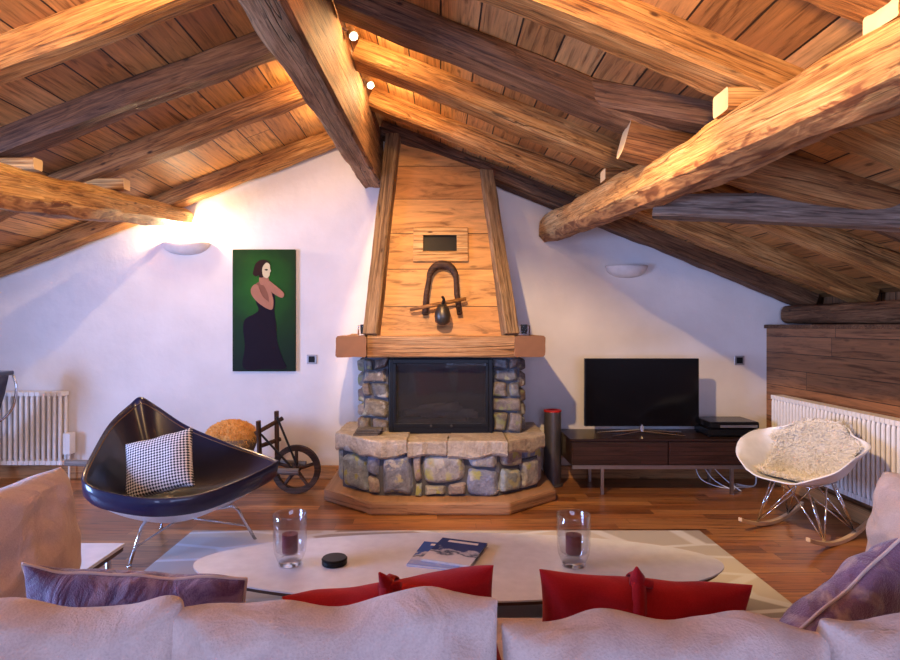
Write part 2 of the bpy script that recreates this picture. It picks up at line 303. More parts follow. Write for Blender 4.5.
# ------------------------------------------------------------------ mesh helpers
def fin(name, bm, mat, parent=None, world=True, smooth=False, bevel=0, subsurf=0, solid=0):
    """link a bmesh as one object. World-space geometry gets its origin at its own base (or its parent's)."""
    bmesh.ops.recalc_face_normals(bm, faces=bm.faces[:])
    me = bpy.data.meshes.new(name)
    o = bpy.data.objects.new(name, me)
    if world:
        if parent is not None: off = parent.location.copy()
        else:
            xs = [v.co.x for v in bm.verts]; ys = [v.co.y for v in bm.verts]; zs = [v.co.z for v in bm.verts]
            off = Vector(((min(xs)+max(xs))/2, (min(ys)+max(ys))/2, min(zs))); o.location = off
        bmesh.ops.translate(bm, verts=bm.verts[:], vec=-off)
    bm.to_mesh(me); bm.free(); me.materials.append(mat if not isinstance(mat, str) else M[mat])
    if smooth:
        for p in me.polygons: p.use_smooth = True
    COL.objects.link(o)
    if parent is not None: o.parent = parent
    if bevel:
        md = o.modifiers.new('bevel', 'BEVEL'); md.width = bevel; md.segments = 2; md.limit_method = 'ANGLE'
    if solid:
        md = o.modifiers.new('solid', 'SOLIDIFY'); md.thickness = solid; md.offset = 0
    if subsurf:
        md = o.modifiers.new('sub', 'SUBSURF'); md.levels = md.render_levels = subsurf
    return o
def tag(o, label=None, cat=None, group=None, kind=None):
    if label: o['label'] = label
    if cat: o['category'] = cat
    if group: o['group'] = group
    if kind: o['kind'] = kind
    return o
def empty(name, loc, rz=0, label=None, cat=None, group=None):
    o = bpy.data.objects.new(name, None); COL.objects.link(o); o.location = loc; o.rotation_euler = (0, 0, rz); o.empty_display_size = .1
    return tag(o, label, cat, group)
def box(bm, x0, x1, y0, y1, z0, z1):
    v = [bm.verts.new(p) for p in ((x0, y0, z0), (x1, y0, z0), (x1, y1, z0), (x0, y1, z0), (x0, y0, z1), (x1, y0, z1), (x1, y1, z1), (x0, y1, z1))]
    for f in ((0, 3, 2, 1), (4, 5, 6, 7), (0, 1, 5, 4), (1, 2, 6, 5), (2, 3, 7, 6), (3, 0, 4, 7)): bm.faces.new([v[i] for i in f])
    return v
def tube(bm, pts, r, n=8, closed=False):
    pts = [Vector(p) for p in pts]; rs = r if isinstance(r, (list, tuple)) else [r]*len(pts)
    rings = []; prev = None
    for i, p in enumerate(pts):
        if closed: t = pts[(i+1) % len(pts)]-pts[i-1]
        else: t = pts[min(i+1, len(pts)-1)]-pts[max(i-1, 0)]
        t.normalize()
        if prev is None:
            a = Vector((0, 0, 1)) if abs(t.z) < .9 else Vector((1, 0, 0)); u = t.cross(a).normalized()
        else: u = (prev-t*prev.dot(t)).normalized()
        prev = u; w_ = t.cross(u)
        rings.append([bm.verts.new(p+(u*math.cos(2*PI*k/n)+w_*math.sin(2*PI*k/n))*rs[i]) for k in range(n)])
    m_ = len(rings)
    for i in range(m_ if closed else m_-1):
        A, B = rings[i], rings[(i+1) % m_]
        for k in range(n): bm.faces.new((A[k], A[(k+1) % n], B[(k+1) % n], B[k]))
    if not closed:
        bm.faces.new(rings[0][::-1]); bm.faces.new(rings[-1])
def lathe(bm, c, prof, n=32, axis='Z'):
    c = Vector(c); rings = []
    for r, h in prof:
        if r < 1e-6: rings.append([bm.verts.new(c+Vector((0, 0, h)))])
        else: rings.append([bm.verts.new(c+Vector((r*math.cos(2*PI*k/n), r*math.sin(2*PI*k/n), h))) for k in range(n)])
    for A, B in zip(rings, rings[1:]):
        for k in range(n):
            k2 = (k+1) % n
            if len(A) == 1 and len(B) == 1: continue
            if len(A) == 1: bm.faces.new((A[0], B[k], B[k2]))
            elif len(B) == 1: bm.faces.new((A[k], A[k2], B[0]))
            else: bm.faces.new((A[k], A[k2], B[k2], B[k]))
def prism(bm, pts, z0, z1):
    a = [bm.verts.new((x, y, z0)) for x, y in pts]; b_ = [bm.verts.new((x, y, z1)) for x, y in pts]
    bm.faces.new(a[::-1]); bm.faces.new(b_)
    for i in range(len(pts)): j = (i+1) % len(pts); bm.faces.new((a[i], a[j], b_[j], b_[i]))
def catmull(P, n=8, closed=True):
    P = [Vector(p) for p in P]; out = []; m_ = len(P)
    for i in range(m_ if closed else m_-1):
        p0, p1, p2, p3 = (P[(i-1) % m_], P[i], P[(i+1) % m_], P[(i+2) % m_]) if closed else (P[max(i-1, 0)], P[i], P[i+1], P[min(i+2, m_-1)])
        for k in range(n):
            t = k/n; out.append(.5*((2*p1)+(p2-p0)*t+(2*p0-5*p1+4*p2-p3)*t*t+(3*p1-p0-3*p2+p3)*t*t*t))
    if not closed: out.append(P[-1])
    return out
def beam(name, p0, p1, w_, h_, mat, label=None, cat='beam', group=None, rough=.008, rnd=.18, w1=None, h1=None, parent=None, cap=None, seed=None, bow=0):
    """squared or round rough timber: local X runs along it, so grain follows it"""
    p0, p1 = Vector(p0), Vector(p1); d = p1-p0; Ln = d.length; X = d.normalized()
    Y = Vector((0, 0, 1)).cross(X)
    Y = Vector((0, 1, 0)) if Y.length < .05 else Y.normalized(); Z = X.cross(Y)
    w1 = w1 or w_; h1 = h1 or h_; sd = Vector((random.random()*50, random.random()*50, random.random()*50))
    bm = bmesh.new(); ns = max(4, int(Ln/.07)); nc = 24; rings = []
    for i in range(ns+1):
        t = i/ns; hw = (w_+(w1-w_)*t)/2; hh = (h_+(h1-h_)*t)/2; ring = []
        drift = noise.noise(Vector((t*Ln*.8, 0, 0))+sd)*rough*1.0; drift2 = noise.noise(Vector((t*Ln*.8, 7, 0))+sd)*rough*1.0+bow*math.sin(PI*t)
        for k in range(nc):
            if rnd < .45:   # hewn square with chamfered arrises
                q = k//6; f = (k % 6)/5; ch = min(hw, hh)*rnd*(1.3+.7*noise.noise(Vector((t*Ln*1.5, q*5, 2))+sd)); L2 = f*2-1
                y, z = ((hw, L2*(hh-ch)), (-L2*(hw-ch), hh), (-hw, -L2*(hh-ch)), (L2*(hw-ch), -hh))[q]
            else:
                a = 2*PI*(k+.5)/nc; ca, sa = math.cos(a), math.sin(a); e = 2/(2+10*(1-rnd)**3)
                y = hw*math.copysign(abs(ca)**e, ca); z = hh*math.copysign(abs(sa)**e, sa)
            nz = noise.noise(Vector((t*Ln*2.2, y*9, z*9))+sd)*rough + noise.noise(Vector((t*Ln*7, y*30, z*30))+sd)*rough*.5
            s = 1+nz/max(.04, min(hw, hh))
            ring.append(bm.verts.new((t*Ln, y*s+drift, z*s+drift2)))
        rings.append(ring)
    for A, B in zip(rings, rings[1:]):
        for k in range(nc): bm.faces.new((A[k], A[(k+1) % nc], B[(k+1) % nc], B[k]))
    bm.faces.new(rings[0][::-1]); bm.faces.new(rings[-1]); bm.normal_update()
    for ed in bm.edges:
        if len(ed.link_faces) == 2 and ed.calc_face_angle(0) > .5: ed.smooth = False
    o = fin(name, bm, mat, None, world=False, smooth=True)
    mm = Matrix((X, Y, Z)).transposed().to_4x4(); mm.translation = p0
    if parent is not None: mm = Matrix.Translation(-parent.location) @ mm; o.parent = parent
    o.matrix_basis = mm
    if cap:   # sawn ends of their own tone
        o.data.materials.append(M[cap]); ps = o.data.polygons
        for p in (ps[len(ps)-2], ps[len(ps)-1]): p.material_index = 1; p.use_smooth = False
    for p in (o.data.polygons[len(o.data.polygons)-2], o.data.polygons[len(o.data.polygons)-1]): p.use_smooth = False
    if label: tag(o, label, cat, group)
    return o
def cushion(name, w_, h_, t_, mat, parent=None, pinch=.06, wr=.008, seed=0, n=26, puff=.45, loc=None, rot=None, label=None, cat=None, group=None, pipe=None):
    """stuffed cushion, local X width, Z height, Y thickness, origin at the bottom middle"""
    bm = bmesh.new(); sd = Vector((seed*3.1+1, seed*1.7, seed))
    def P(u, v, s):
        x = u*w_/2*(1-pinch*(1-v*v)*abs(u)**2); z = v*h_/2*(1-pinch*(1-u*u)*abs(v)**2)
        k = max(0, (1-abs(u)**3.2))*max(0, (1-abs(v)**3.2)); y = s*t_/2*k**puff
        edge = 1-max(abs(u), abs(v))**8
        d = noise.noise(Vector((u*3, v*3, s*2))+sd)*wr*2.2*edge + noise.noise(Vector((u*9, v*9, s*2))+sd)*wr*edge
        z += noise.noise(Vector((u*2.3, 4, v))+sd)*wr*1.6
        return Vector((x, y+d*s, z+h_/2))
    G = {}
    for s in (-1, 1):
        for i in range(n+1):
            for j in range(n+1):
                ed = i in (0, n) or j in (0, n)
                if ed and s == 1: G[s, i, j] = G[-1, i, j]; continue
                u = math.sin((2*i/n-1)*PI/2*.96)/math.sin(PI/2*.96); v = math.sin((2*j/n-1)*PI/2*.96)/math.sin(PI/2*.96)
                G[s, i, j] = bm.verts.new(P(u, v, s))
    for s in (-1, 1):
        for i in range(n):
            for j in range(n):
                q = (G[s, i, j], G[s, i+1, j], G[s, i+1, j+1], G[s, i, j+1]); bm.faces.new(q if s < 0 else q[::-1])
    ring = [G[-1, i, 0].co.copy() for i in range(n)]+[G[-1, n, j].co.copy() for j in range(n)]+[G[-1, i, n].co.copy() for i in range(n, 0, -1)]+[G[-1, 0, j].co.copy() for j in range(n, 0, -1)]
    o = fin(name, bm, mat, parent, world=False, smooth=True, subsurf=1)
    if loc is not None: o.location = loc
    if rot is not None: o.rotation_euler = rot
    if label: tag(o, label, cat, group)
    if pipe:
        b2 = bmesh.new(); tube(b2, ring, .0038, 6, closed=True); fin('piping', b2, pipe, o, world=False, smooth=True)
    return o
def bxo(name, x0, x1, y0, y1, z0, z1, mat, parent=None, bevel=0.003, **kw):
    bm = bmesh.new(); box(bm, x0, x1, y0, y1, z0, z1); return fin(name, bm, mat, parent, bevel=bevel, **kw)
def struct(o): o['kind'] = 'structure'; return o

# ================================================================== ROOM SHELL
WY = 5.33; RX = -.61; RZ = 3.03; SL = .38; SR = .40; XL = -4.65; XR = 3.30; YB = -3.5
zl = lambda x: RZ-SL*(RX-x)          # underside of rafters, left slope
zr = lambda x: RZ-SR*(x-RX)          # right slope
TH = .13
def origin_zero(bm, name, mat, **kw):  # keep object space = world space so board patterns line up
    bmesh.ops.recalc_face_normals(bm, faces=bm.faces[:]); me = bpy.data.meshes.new(name); bm.to_mesh(me); bm.free(); me.materials.append(M[mat])
    o = bpy.data.objects.new(name, me); COL.objects.link(o); return struct(o)
bm = bmesh.new(); box(bm, XL-.2, XR+.2, YB-.2, WY+.2, -.12, 0); origin_zero(bm, 'floor', 'floor')
bm = bmesh.new()
pts = [(XL-.1, 0), (XR, 0), (XR, zr(XR)+TH+.03), (RX, RZ+TH+.05), (XL-.1, zl(XL)+TH+.03)]
a = [bm.verts.new((x, WY, z)) for x, z in pts]; c = [bm.verts.new((x, WY+.2, z)) for x, z in pts]
bm.faces.new(a); bm.faces.new(c[::-1])
for i in range(5): bm.faces.new((a[i], a[(i+1) % 5], c[(i+1) % 5], c[i]))
origin_zero(bm, 'wall_back', 'plaster')
bm = bmesh.new()
for x0, x1 in ((XL-.2, -1.75), (2.15, XR+.2)): box(bm, x0, x1, YB-.2, YB, 0, 3.3)
box(bm, -1.75, 2.15, YB-.2, YB, 0, .25); box(bm, -1.75, 2.15, YB-.2, YB, 2.25, 3.3); origin_zero(bm, 'wall_rear', 'plaster')
bm = bmesh.new(); box(bm, XL-.2, XL, YB, .7, 0, 2.0); box(bm, XL-.2, XL, 2.5, WY, 0, 2.0); box(bm, XL-.2, XL, .7, 2.5, 0, .5); box(bm, XL-.2, XL, .7, 2.5, 1.8, 2.0); origin_zero(bm, 'wall_left', 'plaster')
bm = bmesh.new()
v = [(XL-.25, zl(XL-.25)+TH), (RX, RZ+TH), (XR+.25, zr(XR+.25)+TH)]
for (xa, za), (xb, zb) in ((v[0], v[1]), (v[1], v[2])):
    q = [bm.verts.new(p) for p in ((xa, YB, za), (xb, YB, zb), (xb, WY+.1, zb), (xa, WY+.1, za), (xa, YB, za+.08), (xb, YB, zb+.08), (xb, WY+.1, zb+.08), (xa, WY+.1, za+.08))]
    for f in ((0, 1, 2, 3), (7, 6, 5, 4), (0, 4, 5, 1), (1, 5, 6, 2), (2, 6, 7, 3), (3, 7, 4, 0)): bm.faces.new([q[i] for i in f])
origin_zero(bm, 'ceiling', 'boards')
bm = bmesh.new(); box(bm, 2.90, XR, YB, WY, 0, 1.33); origin_zero(bm, 'wall_right', 'panel')
bm = bmesh.new(); box(bm, XR, XR+.1, YB, WY, 1.2, 1.75); origin_zero(bm, 'wall_upper_right', 'vboards')
bm = bmesh.new(); box(bm, 2.875, XR, YB, WY, 1.33, 1.362); struct(fin('trim_1', bm, 'brown', bevel=.006))
bm = bmesh.new(); box(bm, 2.855, 2.90, YB, WY-.03, 0, .12); struct(fin('baseboard_right', bm, 'skirting', bevel=.008))
bm = bmesh.new(); box(bm, XL, -.87, WY-.035, WY, 0, .115); struct(fin('baseboard_left', bm, 'skirting', bevel=.008))
bm = bmesh.new(); box(bm, .93, 2.90, WY-.035, WY, 0, .115); struct(fin('baseboard_back', bm, 'skirting', bevel=.008))
def window(n, pts_fn, spans):
    bm = bmesh.new()
    for s in spans: box(bm, *s)
    return struct(fin(n, bm, 'amber', bevel=.005))
window('window_1', None, [(-1.75, 2.15, YB-.1, YB-.03, .25, .33), (-1.75, 2.15, YB-.1, YB-.03, 2.17, 2.25)]+[(x, x+.08, YB-.1, YB-.03, .33, 2.17) for x in (-1.75, -.48, .8, 2.07)])
window('window_2', None, [(XL-.1, XL-.03, .7, 2.5, .5, .57), (XL-.1, XL-.03, .7, 2.5, 1.73, 1.8)]+[(XL-.1, XL-.03, y, y+.07, .57, 1.73) for y in (.7, 1.56, 2.43)])

# ================================================================== ROOF TIMBERS
LR = [(5.12, 5.28, 'honey', 'honey-brown rafter on the left slope lying closest to the white wall'),
      (4.06, 4.22, 'amber', 'reddish rafter on the left slope, second out from the white wall'),
      (3.34, 3.50, 'brown', 'dark brown rafter on the left slope, third out from the white wall'),
      (2.66, 2.82, 'honey', 'bright orange rafter at the top left of the photo, nearest on that slope'), ]
for y0, y1, mt, lb in LR:
    yc = (y0+y1)/2; x1 = -4.5; dz = .07
    beam('rafter', (x1, yc, zl(x1)+dz), (RX-.1, yc, zl(RX-.1)+dz), y1-y0, .15, mt, lb, 'rafter', 'rafters under the left slope', rough=.014, rnd=.22)
RR = [(5.12, 5.30, 'brown', 'dark rafter on the right slope lying closest to the white wall'),
      (4.42, 4.60, 'honey', 'honey rafter on the right slope passing just above the chimney hood'),
      (3.66, 3.86, 'honey', 'honey rafter on the right slope, third out from the white wall'),
      (3.02, 3.24, 'brown', 'thick dark brown rafter on the right slope in front of two spotlights'),
      (2.33, 2.54, 'honey', 'wide bright rafter crossing the upper right over the peeled log'),
      (1.62, 1.82, 'amber', 'rafter at the upper right corner, nearest on the right slope')]
for y0, y1, mt, lb in RR:
    yc = (y0+y1)/2; x1 = 3.22
    beam('rafter', (RX+.1, yc, zr(RX+.1)+.07), (x1, yc, zr(x1)+.07), y1-y0, .15, mt, lb, 'rafter', 'rafters under the right slope', rough=.014, rnd=.2)
# ridge: deep beam
beam('ridge_beam', (-.59, 5.30, 2.80), (-.705, 1.2, 2.80), .17, .47, 'ridge', 'massive squared ridge beam running from over the sofas to the chimney hood', 'beam', rough=.007, rnd=.15, w1=.20)
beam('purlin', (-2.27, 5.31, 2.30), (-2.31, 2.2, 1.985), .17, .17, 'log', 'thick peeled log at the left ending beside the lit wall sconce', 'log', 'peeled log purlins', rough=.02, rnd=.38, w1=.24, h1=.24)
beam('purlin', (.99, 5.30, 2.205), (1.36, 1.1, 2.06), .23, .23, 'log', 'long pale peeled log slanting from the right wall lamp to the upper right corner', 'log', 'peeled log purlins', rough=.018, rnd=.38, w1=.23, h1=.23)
# truss pieces on the right
beam('tie_beam', (1.22, 3.42, 2.035), (2.42, 2.93, 1.885), .13, .135, 'grey', 'greyish level beam under the log at the right, lit by cool daylight', 'beam', 'truss beams at the right', rough=.012)
beam('tie_beam', (.955, 3.12, 2.325), (2.6, 3.0, 1.89), .19, .21, 'amber', 'rounded beam with a pale sawn end just left of the peeled log', 'beam', 'truss beams at the right', rough=.012, rnd=.6, cap='cutwood')
beam('truss_brace', (.66, 3.14, 2.585), (1.56, 2.80, 2.28), .15, .14, 'brown', 'dark brace above the pale sawn beam end, running off the thick dark rafter', 'beam', 'truss beams at the right', rough=.012)
beam('wall_plate', (3.08, 5.28, 1.445), (3.08, 2.0, 1.445), .18, .16, 'brown', 'dark log plate lying on the ledge above the right wall panelling', 'beam', rough=.016, rnd=.5)
# wedges between log and rafter
def wedge(c, l, w_, h_, rz, label):
    o = beam('wedge', (Vector(c)-Vector((l/2*math.cos(rz), l/2*math.sin(rz), 0))), (Vector(c)+Vector((l/2*math.cos(rz), l/2*math.sin(rz), 0))), w_, h_, 'honey', label, 'wedge', 'wooden wedges packed on the logs', rough=.004, rnd=.15, cap='cutwood'); return o
wedge((-2.43, 3.42, 2.27), .28, .08, .065, 0, 'pale wooden wedge on the left log under the dark brown rafter')
wedge((-2.30, 4.14, 2.325), .28, .09, .075, 0, 'pale wooden wedge on the left log nearer the lit wall sconce')
wedge((1.17, 3.76, 2.29), .3, .12, .07, 0, 'small wedge on the peeled log above the right wall lamp')
wedge((1.265, 2.42, 2.25), .27, .13, .09, 0, 'pale block on the peeled log under the wide bright rafter')
wedge((1.43, 1.72, 2.235), .34, .14, .06, 0, 'pale flat wedge at the upper right corner of the photo')
# spots on the ridge beam
def ceiling_spot(loc, label, aim):
    t = empty('ceiling_spotlight', loc, 0, label, 'spotlight', 'small spotlights on the ridge beam')
    x, y, z = loc; d = Vector(aim).normalized()
    bm = bmesh.new(); tube(bm, [Vector(loc)-d*.05, Vector(loc)+d*.02], .028, 14); fin('housing', bm, 'steel', t, smooth=False)
    bm = bmesh.new(); tube(bm, [Vector(loc)+d*.019, Vector(loc)+d*.026], .021, 12); fin('bulb', bm, 'bulb', t)
    bm = bmesh.new(); tube(bm, [(x, y, z), (x-.03, y, z+.03), (x-.07, y, z+.04)], .008, 6); fin('bracket', bm, 'steel', t)
    return t
SPX = -.455
ceiling_spot((SPX-.04, 3.40, 3.00), 'small lit spotlight on the ridge beam beside the thick dark rafter', (.3, -.5, -.6))
ceiling_spot((SPX-.03, 4.14, 3.02), 'small lit spotlight on the ridge beam farther back near the chimney hood', (.3, -.5, -.6))
for y, p in ((3.35, 14), (4.06, 14)): point('ridge_spot_glow', (SPX+.12, y, 2.95), p, WARM, .02)
for y, p in ((4.62, 7), (3.92, 9)): point('ridge_spot_glow', (-.83, y, 2.90), p, WARM, .02)
spot('ridge_spot_near', (-.45, 2.05, 3.03), (1.7, 5.33, 1.3), 430, WARM, 84, .35, .03)
spot('ridge_spot_near', (-.42, 2.0, 3.00), (1.6, 2.3, 2.2), 150, WARM, 92, .7, .03)
spot('ridge_spot_near', (-.85, 1.85, 2.98), (-3.3, 5.0, 1.9), 160, WARM, 100, .6, .03)
spot('added_uplight', (.65, 1.2, 2.12), (1.25, 2.3, 2.75), 85, WARM, 100, .8, .06)  # added spot without a fitting, brightens the right roof boards
spot('added_uplight', (-1.35, 1.5, 2.42), (-1.8, 2.5, 2.8), 48, WARM, 110, .8, .06)  # added spot without a fitting, warms the near left rafter and boards
# wall sconces
def sconce(x, z, w_, label, on):
    t = empty('wall_sconce', (x, WY, z), 0, label, 'wall lamp', 'half bowl wall sconces')
    bm = bmesh.new(); n = 20; rows = []
    for j in range(9):
        a = j/8*PI/2; r = w_/2*math.cos(a)**.8 if j < 8 else .004; zz = -math.sin(a)*.105
        rows.append([bm.verts.new((r*math.cos(PI+PI*k/n), r*.55*math.sin(PI+PI*k/n), zz)) for k in range(n+1)])
    for A, B in zip(rows, rows[1:]):
        for k in range(n): bm.faces.new((A[k], A[k+1], B[k+1], B[k]))
    fin('bowl', bm, 'sconce', t, world=False, smooth=True, solid=.008)
    if on: 
        bm = bmesh.new(); tube(bm, [(-.05, -.05, -.02), (.05, -.05, -.02)], .012, 10); fin('bulb', bm, 'bulb', t, world=False)
    return t
sconce(-2.255, 2.09, .42, 'lit half bowl plaster wall lamp left of the portrait', True)
sconce(1.655, 1.885, .37, 'unlit half bowl plaster wall lamp above the television', False)
point('sconce_glow', (-2.24, WY-.12, 2.17), 46, (1.0, .72, .42), .04)

# ================================================================== FIREPLACE
FP = empty('fireplace', (0, 4.9, 0), 0, 'large stone fireplace with timber hood, mantel beam and raised stone hearth', 'fireplace')
def rock(bm, x0, x1, z0, z1, y0, y1, M4, layer, tone, n=5, sd=None, rnd=.22):
    """a rough stone filling a rectangle of a facade, bulging out to -y in the facade's own frame"""
    sd = sd or Vector((random.random()*90, random.random()*90, 0))
    cx, cz = (x0+x1)/2, (z0+z1)/2; hx, hz = (x1-x0)/2, (z1-z0)/2; grid = []
    N_ = n+1
    for i in range(N_+1):
        row = []
        for j in range(N_+1):
            u = 2*i/N_-1; v = 2*j/N_-1
            r = 1-rnd*(u*u*v*v)*.6
            U = math.copysign(abs(u)**.55, u); W_ = math.copysign(abs(v)**.55, v); r = 1-rnd*(u*u*v*v)*.35
            px = cx+U*hx*r+noise.noise(Vector((u*1.5, v*1.5, 3))+sd)*.18*hx*min(1, hz/hx)*abs(u); pz = cz+W_*hz*r+noise.noise(Vector((u*1.5, v*1.5, 9))+sd)*.22*hz*abs(v)
            e = 1-max(abs(u), abs(v))**7
            py = y1+(y0-y1)*(e**.35) + noise.noise(Vector((u*2.2, v*2.2, 5))+sd)*.018*e
            gx, gz = px*7+y1, pz*7; dx = noise.noise(Vector((gx, gz, 1+M4.translation.x)))*.032; dz = noise.noise(Vector((gx, gz, 20+M4.translation.x)))*.026
            row.append(bm.verts.new(M4 @ Vector((px+dx, py, pz+dz))))
        grid.append(row)
    for i in range(N_):
        for j in range(N_):
            f = bm.faces.new((grid[i][j], grid[i+1][j], grid[i+1][j+1], grid[i][j+1]))
            for l in f.loops: l[layer] = (*tone, 1)
def facade(name, segs, stones, mat, parent, depth=.05):
    """segs: list of ((xa,ya),(xb,yb)); stones: per segment list of (u0,u1,z0,z1,tone)"""
    bm = bmesh.new(); lay = bm.loops.layers.color.new('tone')
    for ((xa, ya), (xb, yb)), st in zip(segs, stones):
        d = Vector((xb-xa, yb-ya, 0)); Ln = d.length; X = d.normalized(); Y = Vector((0, 0, 1)).cross(X)
        m4 = Matrix((X, Y, Vector((0, 0, 1)))).transposed().to_4x4(); m4.translation = Vector((xa, ya, 0))
        for u0, u1, z0, z1, tn in st: rock(bm, u0*Ln+.001, u1*Ln-.001, z0+.001, z1-.001, -depth, .03, m4, lay, tn)
    return fin(name, bm, mat, parent, smooth=True, subsurf=1)
# plinth (timber plate), octagonal
def octo(fx, fy, bx, by): return [(-bx, 5.3), (-bx, by), (-fx, fy), (fx, fy), (bx, by), (bx, 5.3)]
bm = bmesh.new(); pl = octo(.50, 4.27, .90, 4.64); pl = [(x+.0, y) for x, y in pl]; prism(bm, pl, 0, .095); fin('plinth', bm, M['plinthwood'], FP, bevel=.018)
# hearth core
bm = bmesh.new(); prism(bm, octo(.44, 4.44, .76, 4.70), .095, .455); fin('hearth_core', bm, 'mortar', FP)
B1 = (.85, .95, 1.2); B2 = (.72, .8, 1.05); B3 = (1.0, 1.0, 1.0); B4 = (1.25, 1.2, 1.05); B5 = (.95, .85, .8)
z0, zt = .098, .445
front = [(0, .27, z0, .42, B2), (.27, .33, z0, .20, B1), (.27, .34, .20, .43, B5), (.34, .71, .19, .40, B4), (.34, .56, z0, .19, B3), (.56, .73, z0, .19, B5), (.34, .71, .40, zt, B3),
         (0, .14, .42, zt, B5), (.14, .27, .42, zt, B1), (.71, 1.0, z0, .30, B2), (.73, 1.0, .30, zt, B3)]
lf = [(0, .72, z0, .38, B1), (.72, 1, z0, .24, B5), (.72, 1, .24, zt, B2), (0, .72, .38, zt, B3)]
rt = [(0, .5, z0, .30, B1), (.5, 1, z0, .34, B3), (0, .6, .30, zt, B5), (.6, 1, .34, zt, B2)]
facade('hearth_stonework', [((-.76, 4.70), (-.44, 4.44)), ((-.44, 4.44), (.44, 4.44)), ((.44, 4.44), (.76, 4.70)), ((-.76, 5.3), (-.76, 4.70)), ((.76, 4.70), (.76, 5.3))],
       [lf, front, rt, [(0, .5, z0, zt, B3), (.5, 1, z0, zt, B1)], [(0, .5, z0, zt, B3), (.5, 1, z0, zt, B1)]], 'stone', FP, .045)
# top slabs: three irregular flags
def flag(pts, zt0, zt1, seed):
    bm = bmesh.new(); lay = bm.loops.layers.color.new('tone'); P2 = []
    for i in range(len(pts)):
        a, b_ = Vector((*pts[i], 0)), Vector((*pts[(i+1) % len(pts)], 0)); k = max(1, int((b_-a).length/.035))
        for j in range(k):
            p = a.lerp(b_, j/k)+Vector((noise.noise(Vector((a.x*5+j*.5, a.y, seed)))*.012, noise.noise(Vector((a.x+j*.6, a.y*3, seed+4)))*.018, 0)); P2.append((p.x, p.y))
    c = Vector((sum(p[0] for p in P2)/len(P2), sum(p[1] for p in P2)/len(P2)))
    rings = []
    for s, z in ((.97, zt0), (1.0, zt0+.015), (1.0, zt1-.012), (.985, zt1)):
        rings.append([bm.verts.new((c.x+(x-c.x)*s, c.y+(y-c.y)*s, z+noise.noise(Vector((x*6, y*6, seed)))*(.008 if z > (zt0+zt1)/2 else .05))) for x, y in P2])
    n = len(P2)
    for A, B in zip(rings, rings[1:]):
        for i in range(n): bm.faces.new((A[i], A[(i+1) % n], B[(i+1) % n], B[i]))
    bm.faces.new(rings[0][::-1]); bm.faces.new(rings[-1])
    tn = random.choice([(1, .95, .9), (.9, .85, .85), (1.1, 1, .95)])
    for f in bm.faces:
        for l in f.loops: l[lay] = (*tn, 1)
    return fin('hearth_slab', bm, 'slab', FP, smooth=False)
flag([(-.80, 5.25), (-.82, 4.70), (-.50, 4.38), (-.24, 4.37), (-.24, 5.25)], .395, .515, 1)
flag([(-.235, 5.25), (-.235, 4.36), (.05, 4.37), (.12, 5.25)], .405, .508, 2)
flag([(.13, 5.25), (.055, 4.38), (.49, 4.36), (.50, 5.25)], .395, .512, 3)
flag([(.51, 5.25), (.50, 4.37), (.82, 4.66), (.82, 5.25)], .40, .505, 4)
# jambs
J = [(.8, .9, 1.1), (1.3, 1.1, .9), (.9, .8, .75), (1.1, 1.15, 1.0), (.7, .7, .8)]
def jamb(x0, x1, sgn):
    bm = bmesh.new(); box(bm, x0+.01, x1-.01, 4.76, 5.3, .50, 1.1); fin('jamb_core', bm, 'mortar', FP)
    fr = []; z = .50; hs = [.13, .15, .12, .11, .09] if sgn < 0 else [.16, .12, .13, .10, .09]
    for i, h in enumerate(hs):
        j = (i % 2)*.06*sgn
        fr += [(0, 1, z, z+h, J[(i+(sgn > 0)*2) % 5])] if i % 2 else [(0, .45+.1*sgn, z, z+h, J[(i+1) % 5]), (.45+.1*sgn, 1, z, z+h, J[(i+3) % 5])]
        z += h
    side = [(0, .5, .5+.12*i, .62+.12*i, J[i % 5]) for i in range(5)]+[(.5, 1, .5+.12*i, .62+.12*i, J[(i+2) % 5]) for i in range(5)]
    segs = [((x0, 4.76), (x1, 4.76)), (((x0, 5.3), (x0, 4.76)) if sgn < 0 else ((x1, 4.76), (x1, 5.3)))]
    facade('jamb_stonework', segs, [fr, side], 'jamb', FP, .045)
jamb(-.615, -.40, -1); jamb(.415, .64, 1)
bm = bmesh.new(); box(bm, -.60, .62, 4.80, 5.3, 1.03, 1.10); fin('lintel', bm, 'black', FP)
bm = bmesh.new()
for i in range(3): box(bm, -.66+.01*i, -.47+.012*i, 4.56+.01*i, 4.70, .515+.016*i, .529+.016*i)
fin('loose_tile', bm, M['slab'], FP, bevel=.003)
tag(FP.children[-1], 'small stack of thin reddish stone tiles')
# firebox insert
FB = bmesh.new()
for s in ((-.40, -.365, 4.70, 4.80, .507, 1.09), (.38, .415, 4.70, 4.80, .507, 1.09), (-.365, .38, 4.70, 4.80, 1.055, 1.09), (-.365, .38, 4.70, 4.80, .507, .555)): box(FB, *s)
FBo = fin('firebox_frame', FB, 'black', FP, bevel=.004)
bm = bmesh.new()
for s in ((-.39, -.37, 4.80, 5.25, .50, 1.05), (.39, .41, 4.80, 5.25, .50, 1.05), (-.39, .41, 5.25, 5.27, .50, 1.05), (-.37, .39, 4.80, 5.25, .52, .55)): box(bm, *s)
fin('firebox_lining', bm, 'black', FP)
g = plain('stove_door_glass', (.30, .30, .33), .04, spec=.5, trans=.93); M['doorglass'] = g
bm = bmesh.new(); box(bm, -.365, .38, 4.715, 4.72, .555, 1.055)
dg = fin('glass_door', bm, 'doorglass', FP)
bm = bmesh.new(); box(bm, -.365, .38, 4.695, 4.715, .555, .585); box(bm, -.365, -.345, 4.695, 4.715, .585, 1.055); box(bm, .36, .38, 4.695, 4.715, .585, 1.055); fin('door_rail', bm, 'black', FP, bevel=.002)
